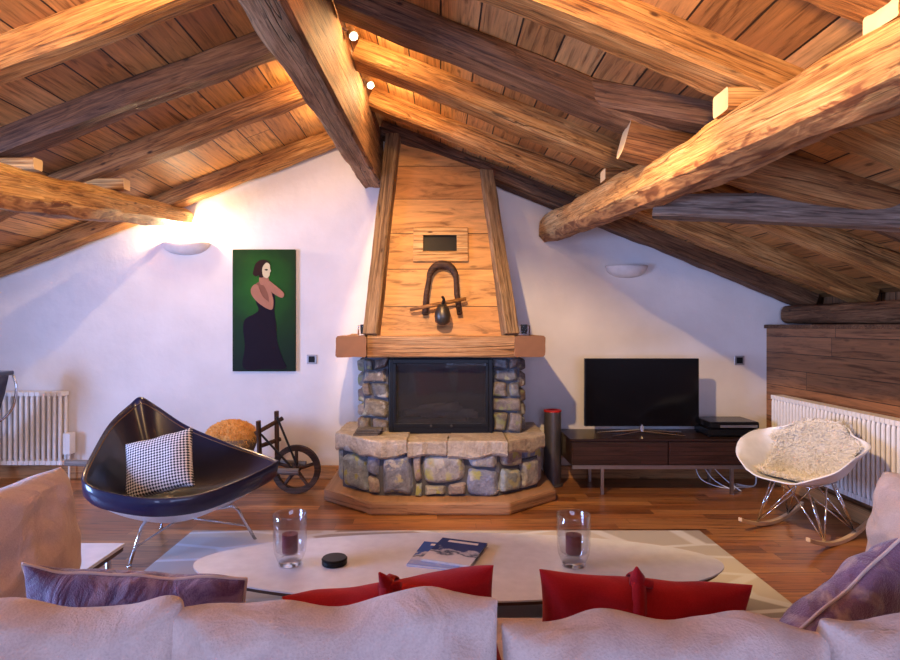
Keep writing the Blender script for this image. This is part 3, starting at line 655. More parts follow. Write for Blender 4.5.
for x in (-.07, .09):
    bm = bmesh.new(); tube(bm, [(x, 4.695, .57), (x, 4.675, .57)], .009, 10); fin('door_knob', bm, 'brass', FP)
bm = bmesh.new()
for i in range(14):
    a = random.uniform(-.25, .25); x = random.uniform(-.2, .2); y = random.uniform(4.9, 5.1); z = .60+random.random()*.08
    tube(bm, [(x-.1, y-a*.3, z), (x+.1, y+a*.3, z+a*.1)], .028, 8)
fin('ash_heap', bm, 'ash', FP, smooth=True)
# mantel
beam('mantel_beam', (-.55, 4.62, 1.195), (.565, 4.62, 1.195), .17, .165, 'mantel', parent=FP, rough=.004, rnd=.08)
beam('mantel_side', (-.665, 4.50, 1.195), (-.665, 5.32, 1.195), .23, .16, 'mantel', parent=FP, rough=.006, rnd=.12, cap='endgrain')
beam('mantel_side', (.68, 4.50, 1.195), (.68, 5.32, 1.195), .23, .16, 'mantel', parent=FP, rough=.006, rnd=.12, cap='endgrain')
# hood: front face leans back to the wall
yB, yT = 4.60, 5.16
def hz(x): return (zr(x) if x > RX else zl(x))+.02
def hy(z): return yB+(yT-yB)*(z-1.27)/(2.95-1.27)
bm = bmesh.new()
Lb, Rb = -.50, .52; Lt, Rt = -.37, .385
F = [(Lb, 1.27), (Rb, 1.27), (Rt, hz(Rt)), (Lt, hz(Lt))]
fv = [bm.verts.new((x, hy(z), z)) for x, z in F]; bv = [bm.verts.new((x, WY-.01, z)) for x, z in F]
bm.faces.new(fv); bm.faces.new(bv[::-1])
for i in range(4): bm.faces.new((fv[i], fv[(i+1) % 4], bv[(i+1) % 4], bv[i]))
fin('hood_panel', bm, 'hood', FP)
beam('hood_post', (-.525, 4.565, 1.28), (-.40, 5.12, hz(-.40)), .115, .10, 'post', parent=FP, rough=.005, rnd=.15)
beam('hood_post', (.535, 4.565, 1.28), (.385, 5.10, hz(.385)), .115, .10, 'post', parent=FP, rough=.005, rnd=.15)
# iron strap under the rafter
# vent frame on the hood
def on_hood(x, z, d=0): return Vector((x, hy(z)-d, z))
nrm = Vector((0, -(2.95-1.27), -(yT-yB))).normalized(); upv = Vector((0, (yT-yB), (2.95-1.27))).normalized()
def hoodbox(bm, x0, x1, s0, s1, d0, d1):  # s = height z of the face
    vs = box(bm, x0, x1, 0, 1, 0, 1)
    for i, v in enumerate(vs):
        s = s0 if i < 4 else s1; d = d1 if i in (0, 1, 4, 5) else d0
        p = Vector((v.co.x, hy(s), s))-nrm*(-d); v.co = p
zf = lambda py, Y: 1.35+(326-py)*Y/600
y_ = 4.80; vx0, vx1, vz0, vz1 = -.215, .225, 1.875, 2.155; ox0, ox1, oz0, oz1 = -.135, .135, 1.955, 2.095
bm = bmesh.new()
hoodbox(bm, vx0, vx1, vz0, oz0, .0, .035); hoodbox(bm, vx0, vx1, oz1, vz1, .0, .035); hoodbox(bm, vx0, ox0, oz0, oz1, 0, .035); hoodbox(bm, ox1, vx1, oz0, oz1, 0, .035)
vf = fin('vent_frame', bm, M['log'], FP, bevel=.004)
bm = bmesh.new(); hoodbox(bm, ox0-.005, ox1+.005, oz0-.005, oz1+.005, .0, .006); fin('vent_dark', bm, 'black', vf, world=False)  # plain black plate put in for the dark of the vent opening
vf_c = vf.children[0]; vf_c.location = -FP.location
# ox yoke with bell
YK = empty('ox_yoke', tuple(on_hood(.03, 1.40, .04)), 0, 'curved wooden ox bow with stick and iron bell hung on the hood', 'yoke')
arch = []
for k in range(17):
    a = PI*k/16; z = 1.72+.115*math.sin(a)
    arch.append(on_hood(.02+.105*math.cos(PI-a), z, .05))
left = [on_hood(-.115, 1.44, .05), on_hood(-.105, 1.60, .05)]; right = [on_hood(.13, 1.60, .05), on_hood(.15, 1.44, .05)]
bm = bmesh.new(); tube(bm, left+arch+right, [.026, .022]+[.02+.014*math.sin(PI*k/16) for k in range(17)]+[.022, .02], 10); fin('bow', bm, 'darkwood', YK, smooth=True)
bm = bmesh.new()
tube(bm, [on_hood(-.23, 1.475, .07), on_hood(-.05, 1.51, .085), on_hood(.2, 1.56, .07)], [.013, .016, .014], 8); fin('stick', bm, 'honey', YK, smooth=True)
bm = bmesh.new(); c = on_hood(.02, 1.38, .10); lathe(bm, c, [(0, .135), (.03, .13), (.05, .10), (.062, .05), (.056, .0), (.03, -.02), (0, -.025)], 18); fin('bell', bm, 'brass', YK, smooth=True)
bm = bmesh.new(); tube(bm, [c+Vector((0, 0, .13)), c+Vector((.01, .01, .17)), c+Vector((0, .04, .19))], .012, 8); fin('strap', bm, 'black', YK)
# glass candle holders on the mantel ends
def glass_cube(x, label):
    t = empty('candle_holder', (x, 4.60, 1.279), 0, label, 'candle holder', 'cut glass candle holders on the mantel')
    bm = bmesh.new(); s = .042; box(bm, x-s, x+s, 4.60-s, 4.60+s, 1.279, 1.285+.07); fin('glass_block', bm, 'glass', t, bevel=.008)
    bm = bmesh.new(); lathe(bm, (x, 4.60, 1.29), [(0, 0), (.022, 0), (.026, .03), (.026, .072), (0, .072)], 14); fin('tealight', bm, 'black', t)
glass_cube(-.585, 'small cut glass candle holder on the left end of the mantel')
glass_cube(.645, 'small cut glass candle holder on the right end of the mantel')

# ================================================================== WALL THINGS
PT = empty('portrait_painting', (-1.552, WY, 0.95), 0, 'tall green canvas of a masked woman in a black gown on the white wall', 'painting')
bm = bmesh.new(); box(bm, -1.83, -1.277, WY-.04, WY, .95, 2.025); fin('canvas', bm, 'paintbg', PT, bevel=.003)
def flatshape(name, pts, mat, lift, th=.003):
    P = catmull([(-1.83+u*.553, 0, .95+v*1.075) for u, v in pts], 5)
    bm = bmesh.new(); y1 = WY-.04-lift; a = [bm.verts.new((p.x, y1-th, p.z)) for p in P]; b_ = [bm.verts.new((p.x, y1+.001, p.z)) for p in P]
    bm.faces.new(a); bm.faces.new(b_[::-1]); n = len(P)
    for i in range(n): bm.faces.new((a[i], a[(i+1) % n], b_[(i+1) % n], b_[i]))
    return fin(name, bm, mat, PT)
px = lambda X, Y: ((X-72)/283, (617-Y)/565)
flatshape('painted_gown', [px(*p) for p in ((178, 290), (190, 330), (172, 350), (130, 375), (120, 420), (128, 500), (122, 603), (220, 605), (312, 603), (300, 560), (275, 480), (270, 400), (262, 340), (265, 290), (258, 255), (235, 270), (205, 262))], 'dress', 0)
flatshape('painted_back', [px(*p) for p in ((200, 198), (178, 212), (166, 235), (172, 262), (188, 290), (205, 300), (240, 300), (252, 255), (240, 215), (225, 192))], 'skinshade', .002)
flatshape('painted_arm', [px(*p) for p in ((172, 215), (157, 235), (160, 262), (182, 292), (215, 318), (246, 332), (256, 318), (240, 298), (212, 272), (196, 240), (188, 218))], 'skin', .005)
flatshape('painted_arm', [px(*p) for p in ((215, 190), (206, 204), (222, 232), (236, 268), (240, 318), (254, 326), (258, 290), (248, 250), (236, 215), (230, 194))], 'skin', .004)
flatshape('painted_arm', [px(*p) for p in ((222, 194), (238, 196), (262, 215), (300, 248), (306, 266), (294, 276), (266, 262), (245, 244), (228, 222))], 'skin', .007)
flatshape('painted_neck', [px(*p) for p in ((196, 180), (232, 180), (235, 212), (200, 215))], 'skin', .003)
flatshape('painted_hair', [px(*p) for p in ((168, 150), (165, 166), (178, 178), (190, 172), (196, 182), (214, 178), (232, 140), (242, 118), (225, 102), (198, 102), (177, 120))], 'hair', .005)
flatshape('painted_face', [px(*p) for p in ((210, 134), (226, 114), (241, 122), (243, 140), (247, 152), (242, 160), (241, 172), (230, 185), (214, 178), (208, 158))], 'mask', .007)
flatshape('painted_eye', [px(*p) for p in ((218, 146), (228, 143), (234, 147), (226, 151))], 'hair', .010, .001)
def socket(x, z, label):
    t = empty('wall_socket', (x, WY, z), 0, label, 'socket', 'chrome wall sockets')
    bm = bmesh.new(); box(bm, x-.045, x+.045, WY-.012, WY, z-.04, z+.04); fin('plate', bm, 'steel', t, bevel=.004)
    bm = bmesh.new(); box(bm, x-.027, x+.027, WY-.018, WY-.012, z-.027, z+.027); fin('insert', bm, 'black', t, bevel=.002)
socket(-1.137, 1.055, 'square socket plate on the wall right of the green portrait')
socket(2.655, 1.045, 'square switch plate on the wall right of the television')

# radiators
def radiator(loc, rz, length, z0, z1, pitch, label, valve_at):
    t = empty('radiator', loc, rz, label, 'radiator', 'white column radiators')
    bm = bmesh.new(); n = int(length/pitch)
    for i in range(n):
        x = (i+.5)*pitch-length/2
        for yy in (-.035, .035):
            tube(bm, [(x, yy, z0+.02), (x, yy*1.15, z0+.06), (x, yy*1.15, z1-.06), (x, yy, z1-.02)], [.011, .0135, .0135, .011], 8)
        box(bm, x-pitch*.44, x+pitch*.44, -.05, .05, z1-.035, z1-.002); box(bm, x-pitch*.44, x+pitch*.44, -.05, .05, z0, z0+.035)
    fin('column_bank', bm, 'radiator', t, world=False, smooth=False)
    bm = bmesh.new(); x = valve_at*(length/2+.03); tube(bm, [(x*.97, 0, z0+.02), (x, 0, z0+.02), (x, 0, z0+.09)], .012, 8); box(bm, x-.03, x+.03, -.04, .04, z0+.09, z0+.27) if valve_at > 0 and length < 1 else lathe(bm, (x, 0, z0+.09), [(0, 0), (.022, 0), (.026, .05), (.02, .09), (0, .09)], 12)
    fin('valve', bm, 'radiator', t, world=False)
    bm = bmesh.new(); tube(bm, [(x, 0, z0+.02), (x, 0, 0.001)], .008, 8); fin('pipe', bm, 'radiator', t, world=False)
radiator((-3.62, WY-.105, 0), 0, .72, .15, .78, .048, 'white column radiator on the back wall behind the shell chair', 1)
radiator((2.828, 4.23, 0), -PI/2, 1.62, .19, .775, .043, 'long white column radiator along the panelled right wall', 1)

# ================================================================== TV CORNER
ST = empty('media_console', (1.82, 5.0, 0), 0, 'long low wenge console carrying the television', 'sideboard')
bm = bmesh.new(); box(bm, 1.05, 2.60, 4.80, 5.25, .235, .43); fin('cabinet', bm, 'wengetop', ST, bevel=.003)
bm = bmesh.new(); box(bm, 1.04, 2.61, 4.79, 5.26, .43, .447); fin('top', bm, 'wengetop', ST, bevel=.002)
for x0, x1 in ((1.055, 1.815), (1.825, 2.595)):
    bm = bmesh.new(); box(bm, x0, x1, 4.782, 4.80, .243, .425)
    fin('flap', bm, 'wenge', ST, bevel=.002)
bm = bmesh.new(); box(bm, 1.06, 2.59, 4.80, 4.83, .205, .235); box(bm, 1.06, 2.59, 5.2, 5.23, .205, .235); fin('base_rail', bm, 'steel', ST)
for x in (1.30, 2.34):
    for y in (4.815, 5.215):
        bm = bmesh.new(); box(bm, x-.012, x+.012, y-.012, y+.012, 0, .205); fin('leg', bm, 'steel', ST)
TV = empty('television', (1.68, 5.0, .447), 0, 'black flat screen television on chrome spread feet on the console', 'television')
bm = bmesh.new(); box(bm, 1.205, 2.155, 4.99, 5.03, .515, 1.08); fin('casing', bm, 'blackplastic', TV, bevel=.004)
bm = bmesh.new(); box(bm, 1.215, 2.145, 4.986, 4.99, .53, 1.07); fin('screen', bm, 'screen', TV)
bm = bmesh.new()
tube(bm, [(1.68, 5.01, .54), (1.68, 5.0, .47)], .02, 8)
for a, b_ in (((1.68, 5.0, .475), (1.40, 4.88, .453)), ((1.68, 5.0, .475), (2.0, 4.90, .453)), ((1.68, 5.02, .475), (1.33, 5.06, .453)), ((1.68, 5.02, .475), (2.03, 5.06, .453))): tube(bm, [a, b_], [.012, .006], 8)
fin('stand', bm, 'chrome', TV)
AM = empty('disc_player', (2.40, 5.0, .447), 0, 'black audio box with a silver strip at the right end of the console', 'player')
bm = bmesh.new(); box(bm, 2.18, 2.58, 4.86, 5.15, .457, .515); fin('lower_case', bm, 'blackplastic', AM, bevel=.006)
bm = bmesh.new(); box(bm, 2.18, 2.58, 4.84, 5.15, .52, .575); fin('upper_case', bm, 'blackplastic', AM, bevel=.012)
bm = bmesh.new(); box(bm, 2.26, 2.56, 4.835, 4.84, .53, .55); fin('silver_strip', bm, 'steel', AM)
bm = bmesh.new()
for x in (2.2, 2.56):
    for y in (4.9, 5.12): box(bm, x-.012, x+.012, y-.012, y+.012, .447, .457)
box(bm, 2.2, 2.56, 4.88, 5.12, .514, .521); fin('feet', bm, 'black', AM)
RT = bmesh.new(); lathe(RT, (2.20, 4.93, .575), [(0, 0), (.001, 0)], 3); RT.free()
SPK = empty('tower_speaker', (.955, 5.09, 0), 0, 'slim grey cylinder speaker with red rimmed top between hearth and console', 'speaker')
bm = bmesh.new(); lathe(bm, (.955, 5.09, 0), [(0, 0), (.085, 0), (.085, .015), (.072, .02), (.072, .625), (0, .625)], 32); fin('tube', bm, 'speaker', SPK, smooth=False, bevel=.002)
bm = bmesh.new(); lathe(bm, (.955, 5.09, .625), [(0, 0), (.074, 0), (.074, .014), (.06, .016), (.05, .004), (0, .004)], 32); fin('top_ring', bm, 'redmat', SPK)
bm = bmesh.new()
for q in range(3):
    P = [(2.15+q*.06, 5.08, .2), (2.2+.1*q, 5.05, .06), (2.35+.05*q, 4.98-.05*q, .008), (2.5, 5.0+.05*q, .008), (2.65, 5.05, .008), (2.72, 5.18, .12)]
    tube(bm, catmull(P, 6, False), .004, 6)
tag(fin('cable', bm, 'white', None, smooth=True), 'tangle of thin white cables on the floor under the console', 'cable', kind='stuff')

# ================================================================== WHEELBARROW
WB = empty('wooden_wheelbarrow', (-1.9, 4.85, 0), 0, 'old wooden wheelbarrow with spoked wheel against the white wall', 'wheelbarrow')
wc = Vector((-1.16, 4.84, .195))
WH = empty('wheel', (0, 0, 0)); WH.location = wc-WB.location; WH.parent = WB
def ringy(bm, c, r0, r1, y0, y1, n=40):
    V = [[bm.verts.new((c.x+r*math.cos(2*PI*k/n), c.y+y, c.z+r*math.sin(2*PI*k/n))) for k in range(n)] for r, y in ((r0, y0), (r1, y0), (r1, y1), (r0, y1))]
    for i in range(4):
        A, B = V[i], V[(i+1) % 4]
        for k in range(n): bm.faces.new((A[k], A[(k+1) % n], B[(k+1) % n], B[k]))
Z3 = Vector((0, 0, 0))
bm = bmesh.new(); ringy(bm, Z3, .150, .195, -.025, .025); fin('rim', bm, 'darkwood', WH, world=False, bevel=.004)
bm = bmesh.new()
for k in range(5):
    a = 2*PI*k/5+.3; d = Vector((math.cos(a), 0, math.sin(a))); tube(bm, [d*.03, d*.155], [.017, .013], 8)
fin('spokes', bm, 'darkwood', WH, world=False)
bm = bmesh.new(); tube(bm, [(0, -.09, 0), (0, -.04, 0), (0, .04, 0), (0, .09, 0)], [.02, .034, .034, .02], 14); fin('hub', bm, 'darkwood', WH, world=False)
for s in (-1, 1):
    yy = 4.84+s*.13
    beam('shaft', (-2.88, 4.84+s*.22, .30), (-1.11, yy, .205), .045, .05, 'greypole', parent=WB, rough=.005, rnd=.6)
for s in (-1, 1):
    beam('leg', (-2.15, 4.84+s*.17, .27), (-2.2, 4.84+s*.19, .003), .045, .045, 'darkwood', parent=WB, rough=.003, rnd=.3)
beam('head_post', (-1.42, 4.74, .24), (-1.435, 4.74, .60), .07, .03, 'darkwood', parent=WB, rough=.004, rnd=.5)
beam('head_post', (-1.32, 4.86, .24), (-1.325, 4.86, .66), .06, .03, 'darkwood', parent=WB, rough=.004, rnd=.5)
bm = bmesh.new(); tube(bm, [(-1.46, 4.74, .50), (-1.28, 4.88, .60)], .018, 8); tube(bm, [(-1.42, 4.75, .40), (-1.30, 4.88, .43)], .018, 8); fin('cross_bar', bm, 'darkwood', WB)
bm = bmesh.new(); tube(bm, [(-1.31, 4.82, .62), (-1.13, 4.74, .25)], .009, 6); tube(bm, [(-1.41, 4.72, .50), (-1.15, 4.72, .22)], .009, 6); fin('iron_stay', bm, 'black', WB)
bm = bmesh.new()
for k in range(6): box(bm, -2.15+.12*k, -2.04+.12*k, 4.66, 5.02, .285-.012*k, .303-.012*k)
fin('bed', bm, 'darkwood', WB, bevel=.003)
# basket with fur on the barrow
BK = empty('log_basket', (-1.68, 4.84, .29), 0, 'round wicker basket draped with ginger fur on the wheelbarrow', 'basket')
bm = bmesh.new(); lathe(bm, (-1.68, 4.84, .285), [(0, 0), (.15, 0), (.19, .1), (.2, .17), (.185, .17), (.14, .02), (0, .02)], 28); fin('wicker_body', bm, 'wicker', BK, smooth=True)
def strands(bm, pts, ln, wd, droop=.5):
    for p, n in pts:
        rv = Vector((random.uniform(-1, 1), random.uniform(-1, 1), random.uniform(-1, .6))); tg = (rv-n*rv.dot(n)).normalized()
        d = (tg*.8+n*random.uniform(.25, .75)).normalized(); t = n.cross(d).normalized()*wd
        l = ln*random.uniform(.6, 1.2); a = p-n*.004; b_ = p+d*l*.5; c = p+d*l*.9+Vector((random.uniform(-.3, .3)*l, random.uniform(-.3, .3)*l, -droop*l))
        v = [bm.verts.new(x) for x in (a-t, a+t, b_+t*.8, b_-t*.8, c)]
        bm.faces.new((v[0], v[1], v[2], v[3])); bm.faces.new((v[3], v[2], v[4]))
bm = bmesh.new(); pts = []
for k in range(3600):
    a = random.uniform(0, 2*PI); ph = random.uniform(-.15, 1.0)*PI/2; r = Vector((math.cos(a)*math.cos(ph)*.19, math.sin(a)*math.cos(ph)*.17, math.sin(ph)*.12))
    if r.z < .02 and math.sin(a*2.5) < 0: continue
    pts.append((Vector((-1.68, 4.84, .46))+r, r.normalized()))
strands(bm, pts, .045, .005, .4)
lathe(bm, (-1.68, 4.84, .455), [(0, .11), (.08, .10), (.14, .06), (.165, 0), (0, 0)], 18)
fin('fur_throw', bm, 'furor', BK)
tag(BK.children[-1], 'shaggy ginger fur', kind='stuff')

# ================================================================== COCONUT SHELL CHAIR
CH = empty('shell_lounge_chair', (-1.62, 3.72, 0), 0, 'black leather triangular shell lounge chair on wire legs at the left', 'chair')
P1 = (-2.07, 4.15, .865); P2 = (-1.02, 3.79, .50); P3 = (-2.03, 3.43, .50)
rimP = [P1, (-1.98, 4.19, .80), (-1.76, 4.17, .665), (-1.45, 4.08, .565), (-1.20, 3.95, .52), (-1.05, 3.83, .505), (-1.03, 3.76, .495), (-1.17, 3.54, .445), (-1.36, 3.38, .40), (-1.60, 3.30, .40), (-1.85, 3.29, .445), (-1.97, 3.32, .485), (-2.04, 3.42, .51), (-2.10, 3.62, .59), (-2.15, 3.9, .72), (-2.12, 4.1, .82)]
rim = catmull(rimP, 6); NR = len(rim); C0 = Vector((-1.66, 3.74, .29))
def shell(rs, zoff, k=1.0, lo=0, p=2.2):
    rows = []
    for r in rs:
        row = []
        for q in rim:
            d = q-C0; e = d.copy(); e.z = 0
            row.append(Vector((C0.x+d.x*r*k, C0.y+d.y*r*k, C0.z-lo*(1-r**3)+(q.z-C0.z)*(r**p)+zoff)))
        rows.append(row)
    return rows
def skin_rows(bm, rows, centre=None):
    V = [[bm.verts.new(p) for p in r] for r in rows]
    for A, B in zip(V, V[1:]):
        for i in range(NR): bm.faces.new((A[i], A[(i+1) % NR], B[(i+1) % NR], B[i]))
    if centre is not None:
        c = bm.verts.new(centre)
        for i in range(NR): bm.faces.new((c, V[0][(i+1) % NR], V[0][i]))
rs = [.12+.88*i/14*.955 for i in range(15)]
bm = bmesh.new(); skin_rows(bm, shell(rs, 0), C0); fin('seat_lining', bm, 'leatherin', CH, smooth=True)
bm = bmesh.new(); ins = shell([.958], 0)[0]; skin_rows(bm, [ins, shell([.985], .006)[0], shell([1.0], -.005)[0], [p+Vector((0, 0, -.085)) for p in shell([.985], 0)[0]], [p+Vector((0, 0, -.095)) for p in shell([.95], 0)[0]]]); fin('leather_rim', bm, 'leather', CH, smooth=True)
bm = bmesh.new(); tube(bm, [p+Vector((0, 0, .004)) for p in ins], .0035, 6, closed=True); fin('piping', bm, 'piping', CH, smooth=True)
bm = bmesh.new(); rs2 = [.12+.86*i/12 for i in range(13)]; skin_rows(bm, shell(rs2, -.088, .985, .055, 1.5), C0+Vector((0, 0, -.143))); fin('white_shell', bm, 'white', CH, smooth=True)
tag(CH.children[-1], 'white moulded outer shell')
feet = [((-1.72, 3.50, .30), (-1.74, 3.36, .008)), ((-1.28, 3.70, .33), (-1.16, 3.77, .008)), ((-1.78, 3.88, .30), (-1.86, 4.00, .008))]
hub = Vector((-1.58, 3.68, .24))
for a, b_ in feet:
    a, b_ = Vector(a), Vector(b_)
    bm = bmesh.new(); tube(bm, [hub.lerp(a, .55)+Vector((0, 0, -.07)), a+Vector((0, 0, -.09)), a+(b_-a)*.25+Vector((0, 0, -.04)), b_], .0095, 10); tube(bm, [b_+Vector((0, 0, -.007)), b_+Vector((0, 0, .0))], .014, 10); fin('leg', bm, 'chrome', CH, smooth=True)
bm = bmesh.new()
for i in range(3):
    a, b_ = Vector(feet[i][0]), Vector(feet[i][1]); m1 = a.lerp(b_, .72)
    tube(bm, [hub+Vector((.0, 0, -.06)), m1], .0055, 8)
fin('strut', bm, 'chrome', CH, smooth=True)
cushion('throw_pillow', .43, .38, .13, 'check', loc=(-1.68, 3.60, .335), rot=(math.radians(-28), math.radians(-14), math.radians(2)), pinch=.07, label='black and white checked pillow sitting in the leather shell chair', cat='pillow', wr=.004)

# ================================================================== OFFICE CHAIR (left edge)
OC = OC = empty('office_chair', (-3.80, 4.62, 0), 0, 'black and chrome swivel chair cut off by the left edge', 'chair')
bm = bmesh.new(); tube(bm, [(-3.8, 4.62, .10), (-3.8, 4.62, .40)], .028, 14)
fin('column', bm, 'chrome', OC)
for k in range(5):
    a = 2*PI*k/5+.0; e = Vector((-3.8+.30*math.cos(a), 4.62+.30*math.sin(a), .085))
    bm = bmesh.new(); tube(bm, [(-3.8, 4.62, .12), e], [.024, .014], 8); fin('base_arm', bm, 'chrome', OC)
    bm = bmesh.new(); tube(bm, [e+Vector((-.012, 0, -.052)), e+Vector((.012, 0, -.052))], .03, 14); tube(bm, [e, e+Vector((0, 0, -.03))], .008, 6); fin('caster', bm, 'black', OC)
bm = bmesh.new(); box(bm, -4.05, -3.55, 4.38, 4.86, .42, .48); fin('seat', bm, 'leather', OC, bevel=.02)
bm = bmesh.new(); P = [(-3.60, .47), (-3.52, .52), (-3.45, .64), (-3.40, .80), (-3.365, .965), (-3.385, .97), (-3.43, .82), (-3.50, .65), (-3.62, .52)]
for yA, yB_ in ((4.40, 4.84),):
    a = [bm.verts.new((x, yA, z)) for x, z in P]; c = [bm.verts.new((x, yB_, z)) for x, z in P]; bm.faces.new(a); bm.faces.new(c[::-1])
    for i in range(len(P)): bm.faces.new((a[i], a[(i+1) % len(P)], c[(i+1) % len(P)], c[i]))
fin('backrest', bm, 'leather', OC)
bm = bmesh.new(); box(bm, -3.62, -3.335, 4.38, 4.86, .955, .99); fin('headroll', bm, 'leather', OC, bevel=.01)
for yy in (4.36, 4.88):
    bm = bmesh.new(); tube(bm, catmull([(-3.36, yy, .95), (-3.335, yy, .85), (-3.36, yy, .70), (-3.44, yy, .60), (-3.6, yy, .50)], 6, False), .012, 8); fin('side_frame', bm, 'chrome', OC, smooth=True)

# ================================================================== ROCKING CHAIR
RC = empty('rocking_armchair', (2.36, 3.90, 0), math.radians(-60), 'white moulded plastic rocking armchair with wire base beside the long radiator', 'rocking chair')
def lerpt(tab, v):
    n = len(tab)
    for i in range(n-1):
        if v <= tab[i+1][0] or i == n-2:
            a, b_ = tab[i], tab[i+1]; h = b_[0]-a[0]; t = (v-a[0])/h
            p = tab[max(0, i-1)]; q = tab[min(n-1, i+2)]
            m0 = (b_[1]-p[1])/(b_[0]-p[0])*h; m1 = (q[1]-a[1])/(q[0]-a[0])*h
            return (2*t**3-3*t*t+1)*a[1]+(t**3-2*t*t+t)*m0+(3*t*t-2*t**3)*b_[1]+(t**3-t*t)*m1
def lerpt_linear(tab, v):
    for (a, x), (b_, y) in zip(tab, tab[1:]):
        if v <= b_:
            t = (v-a)/(b_-a); t = t*t*(3-2*t)*.4+t*.6; return x+(y-x)*t
    return tab[-1][1]
cy = [(0, -.32), (.2, -.19), (.45, .03), (.62, .165), (.8, .245), (1, .30)]; cz = [(0, .385), (.2, .365), (.45, .355), (.62, .41), (.8, .54), (1, .70)]
hw = [(0, .185), (.2, .295), (.45, .32), (.62, .315), (.8, .28), (1, .20)]; sr = [(0, .045), (.18, .14), (.35, .235), (.55, .245), (.75, .14), (1, -.03)]
def armshell(u, v):
    au = abs(u); x = lerpt(hw, v)*math.copysign(au**.85, u)*(1+.0*v); z = lerpt(cz, v)+lerpt(sr, v)*au**3.6; y = lerpt(cy, v)-.13*v*au**2.5
    if au > .86: x += math.copysign((au-.86)/.14*.05*math.sin(PI*min(1, max(0, v*1.1))), u); z -= (au-.86)/.14*.012
    return Vector((x, y, z))
bm = bmesh.new(); nu, nv = 32, 26
V = [[bm.verts.new(armshell(-1+2*i/nu, j/nv)) for j in range(nv+1)] for i in range(nu+1)]
for i in range(nu):
    for j in range(nv): bm.faces.new((V[i][j], V[i+1][j], V[i+1][j+1], V[i][j+1]))
fin('shell', bm, 'white', RC, world=False, smooth=True, solid=.008)
def ry(t): return .36*t
for s in (-1, 1):
    bm = bmesh.new(); P = [Vector((s*.215, .36*(2*k/16-1)+.02, .012+.075*(2*k/16-1)**2)) for k in range(17)]
    for A, B in zip(P, P[1:]): pass
    rg = []
    for p in P:
        rg.append([bm.verts.new(p+Vector(q)) for q in ((-.014, 0, -.012), (.014, 0, -.012), (.014, 0, .014), (-.014, 0, .014))])
    for A, B in zip(rg, rg[1:]):
        for k in range(4): bm.faces.new((A[k], A[(k+1) % 4], B[(k+1) % 4], B[k]))
    bm.faces.new(rg[0][::-1]); bm.faces.new(rg[-1]); fin('rocker', bm, 'rocker', RC, world=False, bevel=.004)
bm = bmesh.new(); r_ = .0055
for s in (-1, 1):
    for f, ft in ((-1, -.16), (1, .2)):
        foot = Vector((s*.215, ft, .04)); 
        tube(bm, [foot, (s*.10, f*.14, .34)], r_, 8); tube(bm, [foot, (s*.17, f*.05, .35)], r_, 8); tube(bm, [foot, (-s*.02, f*.14, .33)], r_*.9, 8)
        tube(bm, [foot, (s*.06, 0, .25)], r_*.9, 8)
for s in (-1, 1): tube(bm, [(s*.13, -.15, .345), (s*.13, .15, .345)], r_, 8); tube(bm, [(-.13, s*.15, .345), (.13, s*.15, .345)], r_, 8)
fin('wire_base', bm, 'chrome', RC, world=False, smooth=True)
# sheepskin
bm = bmesh.new(); pts = []
for k in range(13000):
    v = random.uniform(.16, 1.04); u = random.uniform(-1, 1)*(.62+.3*max(0, min(1, (v-.3)/.4)))
    if v > 1.0 and abs(u) > .8: continue
    e = .01; p = armshell(u, min(v, 1)); 
    if v > 1: p = p+Vector((0, .02+(v-1)*1.0, .012-(v-1)*2))
    n = (armshell(u+e, min(v, .99))-armshell(u-e, min(v, .99))).cross(armshell(u, min(v, .98)+e)-armshell(u, min(v, .98)-e)).normalized()
    if v <= 1: pts.append((p+n*.022, (n+Vector((0, -.4, .8))).normalized()))
    else: pts.append((p, Vector((0, .3, 1)).normalized()))
strands(bm, pts, .04, .0045, .1)
V = {}
for i in range(21):
    for j in range(21):
        v = .16+.84*j/20; u = (-1+2*i/20)*(.6+.3*max(0, min(1, (v-.3)/.4))); e = .01; p = armshell(u, v); n = (armshell(u+e, min(v, .99))-armshell(u-e, min(v, .99))).cross(armshell(u, min(v, .98)+e)-armshell(u, min(v, .98)-e)).normalized()
        V[i, j] = bm.verts.new(p+n*.022)
for i in range(20):
    for j in range(20): bm.faces.new((V[i, j], V[i+1, j], V[i+1, j+1], V[i, j+1]))
me_o = fin('sheepskin', bm, 'fur', None, world=False); me_o.location = RC.location; me_o.rotation_euler = RC.rotation_euler
tag(me_o, 'cream long haired sheepskin draped over the white rocking chair', 'sheepskin', kind='stuff')

